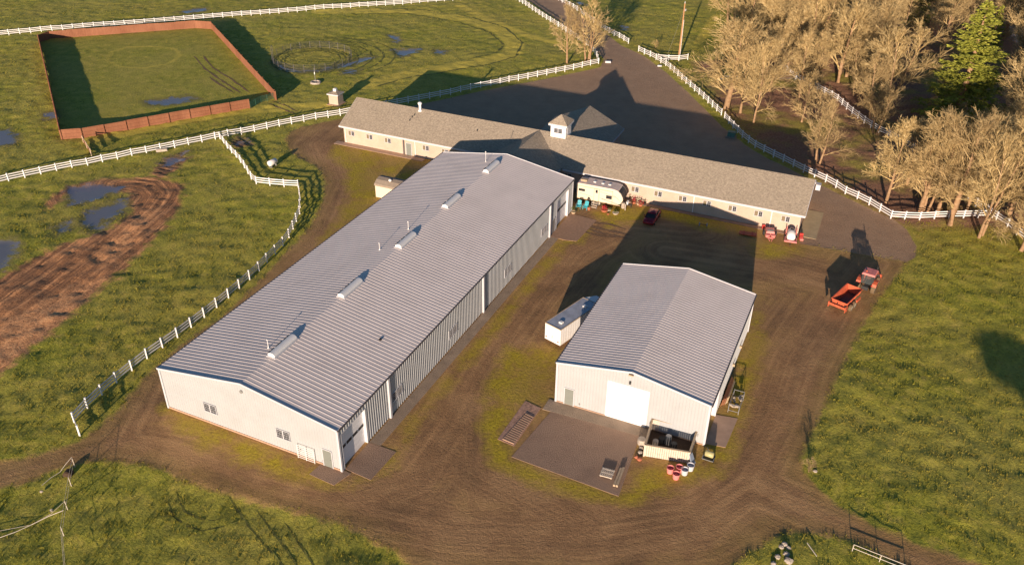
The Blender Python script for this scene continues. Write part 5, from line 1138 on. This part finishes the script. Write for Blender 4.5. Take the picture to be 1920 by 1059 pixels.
for q, r, lb, mt in (((1193, 858), .22, 'reddish rubble lump nearest the asphalt pad edge', 'terracotta'), ((1199, 862), .25, 'reddish rubble lump in front of the bin enclosure post', 'terracotta'), ((1200, 849), .25, 'pale rubble lump beside the left enclosure post', 'stone'), ((1202, 841), .24, 'pale rubble lump behind the left enclosure post', 'stone')):
    rock(G(*q), r, lb, 'rubble beside the bin enclosure', mt)
rock(G(1528, 884), .22, 'weedy grey rock on the verge where the gravel tracks divide', 'verge rocks')
rock(G(78, 922), .16, 'pale rock in the grass at the lower left', 'field rocks')
rock(G(97, 957), .18, 'flat pale rock in the grass below the other one at the lower left', 'field rocks')
def wires():
    pp = [(141, 876), (134, 911), (127, 955), (120, 1004), (128, 1100)]
    t = thing('wire_fence', 'thin white wire fence with pale posts at the bottom left', 'fence', tuple(G(141, 876)), 0, 'electric fences'); O = G(141, 876); P_ = [G(*q)-O for q in pp]
    for q in P_: MB().tube([(q.x, q.y, 0), (q.x, q.y, 1.2)], .035, 6).build('post', 'rope', t)
    for z in (1.15, .6):
        m = MB()
        for i in range(len(P_)-1): m.tube([tuple(P_[i]+Vector((0, 0, z))), tuple(P_[i+1]+Vector((0, 0, z)))], .013, 4, False)
        m.build('wire', 'rope', t)
    for pts, r, lb in (([(140, 872), (126, 880), (114, 888), (97, 898), (79, 911)], .022, 'white rope trailing from the corner post towards the track'), ([(127, 955), (100, 972), (60, 987), (0, 998), (-50, 1004)], .014, 'thin brown cord sagging left from the wire fence'), ([(125, 972), (95, 977), (60, 987), (30, 1000), (0, 1009), (-50, 1018)], .028, 'thick white rope sagging left from the wire fence')):
        Q = GP(pts); m = MB().tube([(q.x-Q[0].x, q.y-Q[0].y, max(.12, 1.1-.42*i) if i < 3 else .12+.1*(i % 2)) for i, q in enumerate(Q)], r, 6); o = m.build('rope', 'rope'); o.location = Q[0]; tag(o, lb, 'rope')
    a, b = G(1597, 1034), G(1700, 1075); tube_gate('white pipe rail between two posts at the bottom right corner of the verge', a, b, .95, 2, 'rope', None, .5, .03, 'pipe_rail', 'rail')
    a, b = G(1512, 1022), G(1530, 1047); o = MB().span((0, 0, .35), (b.x-a.x, b.y-a.y, .35), .06, .06).build('loose_rail', 'rope'); o.location = a; tag(o, 'single pale rail lying slanted in the grass right of the rock pile', 'rail')
    m = MB().tube([(0, .6, .05), (0, 0, .12)], [.42, .42], 14); m.tube([(0, -.01, .12), (0, -.03, .12)], [.34, .34], 14); o = m.build('culvert_pipe', 'earth'); o.location = G(126, 893); tag(o, 'dark culvert mouth at the corner post beside the left track', 'culvert')
wires()
drop_protos()

# ---------------------------------------------------------------- trees
def bare_tree(seed, H, spread=.45, trunks=1, rt=.30, fork=.35, dens=1.0):
    rn = random.Random(seed); tr = MB(); cr = MB()
    def rnd_dir(d, ang):
        a = rn.random()*6.283; u = d.orthogonal().normalized(); v = d.cross(u)
        return (d*math.cos(ang)+(u*math.cos(a)+v*math.sin(a))*math.sin(ang)).normalized()
    def branch(p, d, L_, r, lv):
        n = (6, 6, 4, 3, 2)[lv]; pts = [p]; rs = [r]; q = p; cur = d
        end = (.10, .30, .45, .6, .8)[lv]*r
        for i in range(n):
            cur = rnd_dir(cur, rn.uniform(.02, .09) if lv == 0 else rn.uniform(.06, .24)); cur = (cur+Vector((0, 0, (.08, .09, .05, .02, .0)[lv]))).normalized()
            q = q+cur*L_/n; pts.append(q); rs.append(r+(end-r)*(i+1)/n)
        (tr if lv == 0 else cr).tube(pts, rs, (8, 5, 3, 3, 3)[lv], False)
        if lv >= 4: return
        k = int((22, 8.5, 6, 4)[lv]*dens+rn.random())
        for j in range(k):
            s = (fork+(1-fork)*((j+rn.random())/k)) if lv == 0 else rn.uniform(.15, 1.0)
            i = min(n-1, int(s*n)); f = s*n-i; o_ = pts[i].lerp(pts[i+1], f)
            dd = (pts[i+1]-pts[i]).normalized()
            if lv == 0:
                g = (s-fork)/(1-fork); prof = max(.12, math.sin((.34+g*.60)*math.pi))
                ln_ = H*spread*(.16+.80*prof)*rn.uniform(.6, 1.15); ang = rn.uniform(.95, 1.5)*(1.0-.60*g)
            else:
                ln_ = L_*rn.uniform(.42, .78)*(1.15-.55*s); ang = rn.uniform(.28, .80)
            rr = max((.05, .030, .019, .012)[lv], rs[i]*(.55 if lv else .40)); branch(o_, rnd_dir(dd, ang), ln_, rr, lv+1)
    for k in range(trunks):
        a = 6.283*k/max(1, trunks)+rn.random(); off = Vector((math.cos(a), math.sin(a), 0))*(.0 if trunks == 1 else rt*1.2)
        d0 = Vector((math.cos(a)*(.0 if trunks == 1 else .16), math.sin(a)*(.0 if trunks == 1 else .16), 1)).normalized()
        branch(off-Vector((0, 0, .15)), d0, H*.93*(1-.08*k), rt*(1 if trunks == 1 else .6), 0)
    return tr.mesh('trunk', 'bark', True), cr.mesh('crown', 'twig')
protos = [bare_tree(3, 12, .42, 1, .34, .16, 1.0), bare_tree(8, 12, .34, 1, .27, .20, 1.0), bare_tree(14, 12, .36, 3, .34, .16, .72), bare_tree(21, 12, .46, 1, .38, .14, 1.0), bare_tree(33, 12, .40, 2, .32, .16, .82), bare_tree(52, 12, .40, 1, .30, .18, 1.0)]
slim = [bare_tree(41, 9, .30, 1, .13, .22, .7), bare_tree(43, 9, .34, 2, .13, .18, .6)]
def plant(px, py, H, k, label, rz, group='bare deciduous trees', sx=1.0, pr=None, name='bare_tree', cat='tree', lean=(0, 0), base=12, world=None):
    p = world or G(px, py); t = thing(name, label, cat, (p.x, p.y, ground_z(p.x, p.y) if world is None else 0), rz, group); s = H/base
    t.rotation_euler = (lean[0], lean[1], rz)
    for nm, me in zip(('trunk', 'crown'), (pr or protos)[k]):
        o = bpy.data.objects.new(nm, me); COL.objects.link(o); o.parent = t
    t.scale = (s*sx, s*sx, s); return t
T = [
 (1063,120,12.0,1,'bare pale tree left of the pair by the top fence corner',.4,.8),
 (1102,117,12.5,2,'many stemmed bare tree right of the pair by the top fence corner',1.2,.95),
 (1362,203,15.5,0,'broad bare tree nearest the gap in the driveway fence',2.0,1.35),
 (1413,230,15.0,4,'slender bare tree with its long trunk bare, right of the fence gap',.7,.75),
 (1442,172,13.5,1,'bare tree on the shaded grass just left of the grey wire fence end',4.1,.8),
 (1460,103,13.5,3,'bare tree rising above the top end of the diagonal fence',5.0,.9),
 (1533,307,11.5,4,'thick trunked bushy tree right behind the fence near the stable end',1.5,.95),
 (1503,229,8.5,0,'low bare tree behind the thick trunked one',3.3,.85),
 (1497,187,13.0,1,'thin bare tree in front of the upper diagonal fence',2.6,.75),
 (1570,155,15.0,3,'bare tree behind the middle of the diagonal fence',.9,.95),
 (1661,380,13.0,1,'upright bare tree beside the bend of the white fence',3.0,.78),
 (1724,396,14.0,0,'left one of two bare trees growing close together on the fence line',1.9,.85),
 (1733,396,13.5,2,'right one of two bare trees growing close together on the fence line',5.5,.8),
 (1780,421,15.0,3,'bare tree straddling the white fence left of the fence junction',2.2,.95),
 (1838,444,15.5,4,'leaning bare tree in front of the white fence junction',.2,.85),
 (1893,400,14.0,0,'bare tree behind the fence close to the right edge',4.4,.9),
 (1945,450,13.0,2,'bare tree cut by the right edge above the meadow',1.1,.9),
 (1388,212,12.0,5,'bare tree between the broad one and the slender one by the fence gap',3.9,.85),
 (1428,118,13.5,5,'bare tree just above the wire fence behind the broad one',.5,1.1),
 (1478,122,13.0,3,'bare tree at the kink of the diagonal fence above the wire fence end',2.9,1.0),
 (1522,172,11.0,5,'bare tree touching the upper diagonal fence left of its middle',5.3,1.0),
 (1640,250,9.0,4,'short bare tree on the diagonal fence line above the upright one',4.7,1.1),
 (1700,345,10.0,5,'short bare tree between the upright one and the close growing two',1.3,1.1),
 (1757,402,12.0,5,'bare tree between the close growing two and the fence straddling one',3.4,.95),
 (1812,395,13.0,3,'bare tree just behind the white fence junction',.8,1.0),
 (1868,385,13.0,5,'bare tree behind the diagonal fence right of the junction',2.4,1.05),
 (1915,470,9.0,0,'low bare tree in front of the diagonal fence at the right edge',1.8,1.1)]
for (x, y, H, k, lb, rz, sx) in T: plant(x, y, H*1.06, k, lb, rz, sx=sx*1.12)
bk = [(1545,95),(1500,60),(1600,112),(1625,150),(1440,25),(1500,5),(1560,20),(1620,40),(1650,85),(1480,-35),(1560,-45),(1640,-20),(1690,-40),(1745,-30),(1400,28),(1370,55),(1430,70),(1395,95),(1520,110),(1475,130),(1580,75),(1340,-10),(1760,20),(1830,-70),(1900,-75),(1780,-75),(1860,10),(1925,15),(1975,40),(1940,110),(1985,120),(1820,-10),(1740,60),(1700,-70),(1985,200),(1985,300),(1895,290),(1745,320),(1812,330),(1925,330),(1915,225),(1960,260),(1900,150),(1950,150),(1880,75),(1930,60),(1420,-30),(1700,30),(1810,-40),(1880,-30),(1960,-20),(1660,210),(1800,350),(1850,370)]
where = ['the wire fence', 'the conifer', 'the diagonal fence', 'the dark gap in the wood', 'the top edge', 'the right edge']
rk = random.Random(77); rows = {}
ordw = ['leftmost', 'second', 'third', 'fourth', 'fifth', 'sixth', 'seventh', 'eighth', 'ninth', 'tenth', 'eleventh', 'twelfth', 'thirteenth', 'fourteenth', 'fifteenth', 'sixteenth', 'seventeenth', 'eighteenth', 'nineteenth', 'twentieth', 'twenty first', 'twenty second', 'twenty third', 'twenty fourth', 'twenty fifth'] + ['%s from last' % q for q in 'twentieth nineteenth eighteenth seventeenth sixteenth fifteenth fourteenth thirteenth twelfth eleventh tenth ninth eighth seventh sixth fifth fourth third'.split()] + ['next to last', 'last']
def rowname(y): return 'the farthest wood row along the top edge' if y < 0 else ('the row in the upper wood' if y < 100 else ('the row level with the conifer crown' if y < 240 else 'the row just behind the diagonal fence'))
for x, y in sorted(bk):
    r_ = rowname(y); rows[r_] = rows.get(r_, 0)+1
    plant(x, y, rk.uniform(9, 11) if (1690 < x < 1880 and 210 < y < 380) else rk.uniform(13, 18), rk.randrange(6), '%s bare tree from the left in %s' % (ordw[rows[r_]-1], r_), rk.random()*6.28, 'bare trees of the wood', sx=rk.uniform(.9, 1.25))
rx = random.Random(4)
extra = []
while len(extra) < 60:
    x, y = rx.uniform(1430, 1990), rx.uniform(-70, 330)
    fy = 120+(x-1457)*.80                      # the diagonal fence line in the survey
    if y > fy-12 or (1665 < x < 1740 and 80 < y < 200) or (1690 < x < 1920 and 110 < y < 330): continue
    if min([abs(x-a)+abs(y-b)*1.5 for a, b in bk+extra]) < 17: continue
    extra.append((x, y))
rows = {}
for x, y in sorted(extra):
    r_ = 'in the uppermost wood' if y < 20 else ('in the middle wood' if y < 150 else 'deep behind the diagonal fence'); rows[r_] = rows.get(r_, 0)+1
    plant(x, y, rk.uniform(11, 15), rk.randrange(6), '%s fine twigged tree from the left %s' % (ordw[rows[r_]-1], r_), rk.random()*6.28, 'bare trees of the wood', sx=rk.uniform(.9, 1.2))
un = [(1590,140),(1640,120),(1675,160),(1570,60),(1530,40),(1610,10),(1460,50),(1740,225),(1790,250),(1860,260),(1900,290),(1930,200),(1700,300),(1750,330),(1610,75),(1420,60),(1480,85),(1760,190),(1905,345),(1870,320)]
rows = {}
for x, y in sorted(un):
    r_ = 'behind the upper wood' if y < 100 else ('at the wood centre' if y < 240 else 'behind the lower diagonal fence'); rows[r_] = rows.get(r_, 0)+1
    plant(x, y, rk.uniform(5, 8), rk.randrange(2), '%s slim understorey tree from the left %s' % (ordw[rows[r_]-1], r_), rk.random()*6.28, 'slim understorey trees', pr=slim, base=9, name='sapling')
plant(1228, 92, 2.2, 1, 'small bare shrub on the bank beside the fence stub', 1.0, 'bare shrubs', pr=slim, base=9, sx=1.6, name='shrub', cat='shrub')
for k, (x, y, h) in enumerate(((1515, 885, 1.6),)):
    plant(x, y, h, 1, 'low bush on the grass verge where the gravel tracks divide', 1.0, 'bare shrubs', pr=slim, base=9, sx=1.8, name='bush', cat='bush')

def conifer(seed, H, R_, low=.10):
    rn = random.Random(seed); tr = MB().tube([(0, 0, -.2), (.1, 0, H*.5), (0, .1, H)], [.35, .2, .03], 8); cr = MB(); nb = int(H*9)
    for i in range(nb):
        f = (i+rn.random())/nb; z = H*(low+(1-low)*f); L_ = R_*(1-f)**.85*rn.uniform(.55, 1.15)+.25; a = rn.random()*6.283; dr = rn.uniform(-.25, .1)+.5*(f-.4)
        d = Vector((math.cos(a), math.sin(a), dr)); tip = Vector((0, 0, z))+d*L_+Vector((0, 0, .12*L_)); cr.tube([(0, 0, z), tuple(tip)], [.05, .01], 3, False)
        side = Vector((-math.sin(a), math.cos(a), 0)); m = int(6+L_*11)
        for j in range(m):
            s = rn.uniform(.18, 1.0); q = Vector((0, 0, z)).lerp(tip, s); w_ = L_*.42*(1.1-s)*rn.uniform(-1, 1)
            q = q+side*w_+Vector((0, 0, rn.uniform(-.18, .18)-.12*abs(w_))); l = rn.uniform(.22, .5); dd = (d*.7+side*math.copysign(.6, w_)+Vector((rn.uniform(-.3, .3), rn.uniform(-.3, .3), rn.uniform(-.2, .3)))).normalized()
            n2 = dd.cross(Vector((rn.uniform(-.6, .6), rn.uniform(-.6, .6), 1))).normalized()*l*.33
            cr.add([q-dd*l*.3, q+n2, q+dd*l, q-n2], [(0, 1, 2, 3)])
            for _ in range(2):
                e = (dd+n2.normalized()*rn.choice((-1, 1))*.8+Vector((0, 0, rn.uniform(-.3, .4)))).normalized(); u2 = e.cross(dd).normalized()*l*.15; cr.add([q, q+e*l*.4+u2, q+e*l*.8, q+e*l*.4-u2], [(0, 1, 2, 3)])
    return tr.mesh('trunk', 'bark', True), cr.mesh('crown', 'needles')
cf = [conifer(5, 18, 4.4), conifer(6, 15, 3.6), conifer(9, 15, 3.8, .72)]
plant(1788, 232, 22.5, 0, 'tall sunlit yellow green conifer standing above the bare trees', 1.0, 'conifers', pr=cf, base=18, name='conifer', sx=1.7)
plant(1715, 60, 15, 1, 'dark green conifer left of the tall sunlit one, behind the dark gap', 2.0, 'conifers', pr=cf, base=15, name='conifer')
plant(1660, -40, 14, 1, 'dark green conifer at the top edge above the wood', 4.0, 'conifers', pr=cf, base=15, name='conifer')
plant(1850, 110, 12, 1, 'smaller conifer right behind the tall sunlit one', 3.0, 'conifers', pr=cf, base=15, name='conifer')
plant(1455, -10, 11, 1, 'small dark conifer near the top left end of the wood', 5.0, 'conifers', pr=cf, base=15, name='conifer')
# a tall tree outside the photograph whose shadow falls on the right hand meadow
def round_tree(seed):
    rn = random.Random(seed); tr = MB().tube([(0, 0, -.2), (.1, 0, 6), (0, .1, 12.6)], [.35, .25, .12], 8); cr = MB()
    for i in range(26):
        a = rn.random()*6.283; r = rn.uniform(1.0, 3.2); tip = (math.cos(a)*r, math.sin(a)*r, 12.6+rn.uniform(-.5, .9)*(1-r/6)); cr.tube([(0, 0, 11.2+rn.random()), tip], [.08, .02], 4, False)
    for i in range(1500):
        a = rn.random()*6.283; r = 3.5*math.sqrt(rn.random())*rn.uniform(.75, 1.05); z = 12.6+rn.uniform(-.8, .9)*math.sqrt(max(0, 1-(r/3.7)**2)); c = Vector((math.cos(a)*r, math.sin(a)*r, z))
        u = Vector((rn.uniform(-1, 1), rn.uniform(-1, 1), rn.uniform(-1, 1))).normalized(); v = u.cross(Vector((.2, .3, .9))).normalized(); cr.add([c-u*.26, c+v*.16, c+u*.26, c-v*.16], [(0, 1, 2, 3)])
    return tr.mesh('trunk', 'bark', True), cr.mesh('crown', 'needles')
c_ = G(1893, 672); dd_ = 12.7/math.tan(SUN_EL)
plant(0, 0, 12, 0, 'tall flat crowned tree outside the photo casting a shadow on the right meadow', .3, 'conifers', pr=[round_tree(3)], name='pine_tree', world=Vector((c_.x-math.sin(SUN_AZ)*dd_, c_.y-math.cos(SUN_AZ)*dd_, 0)))
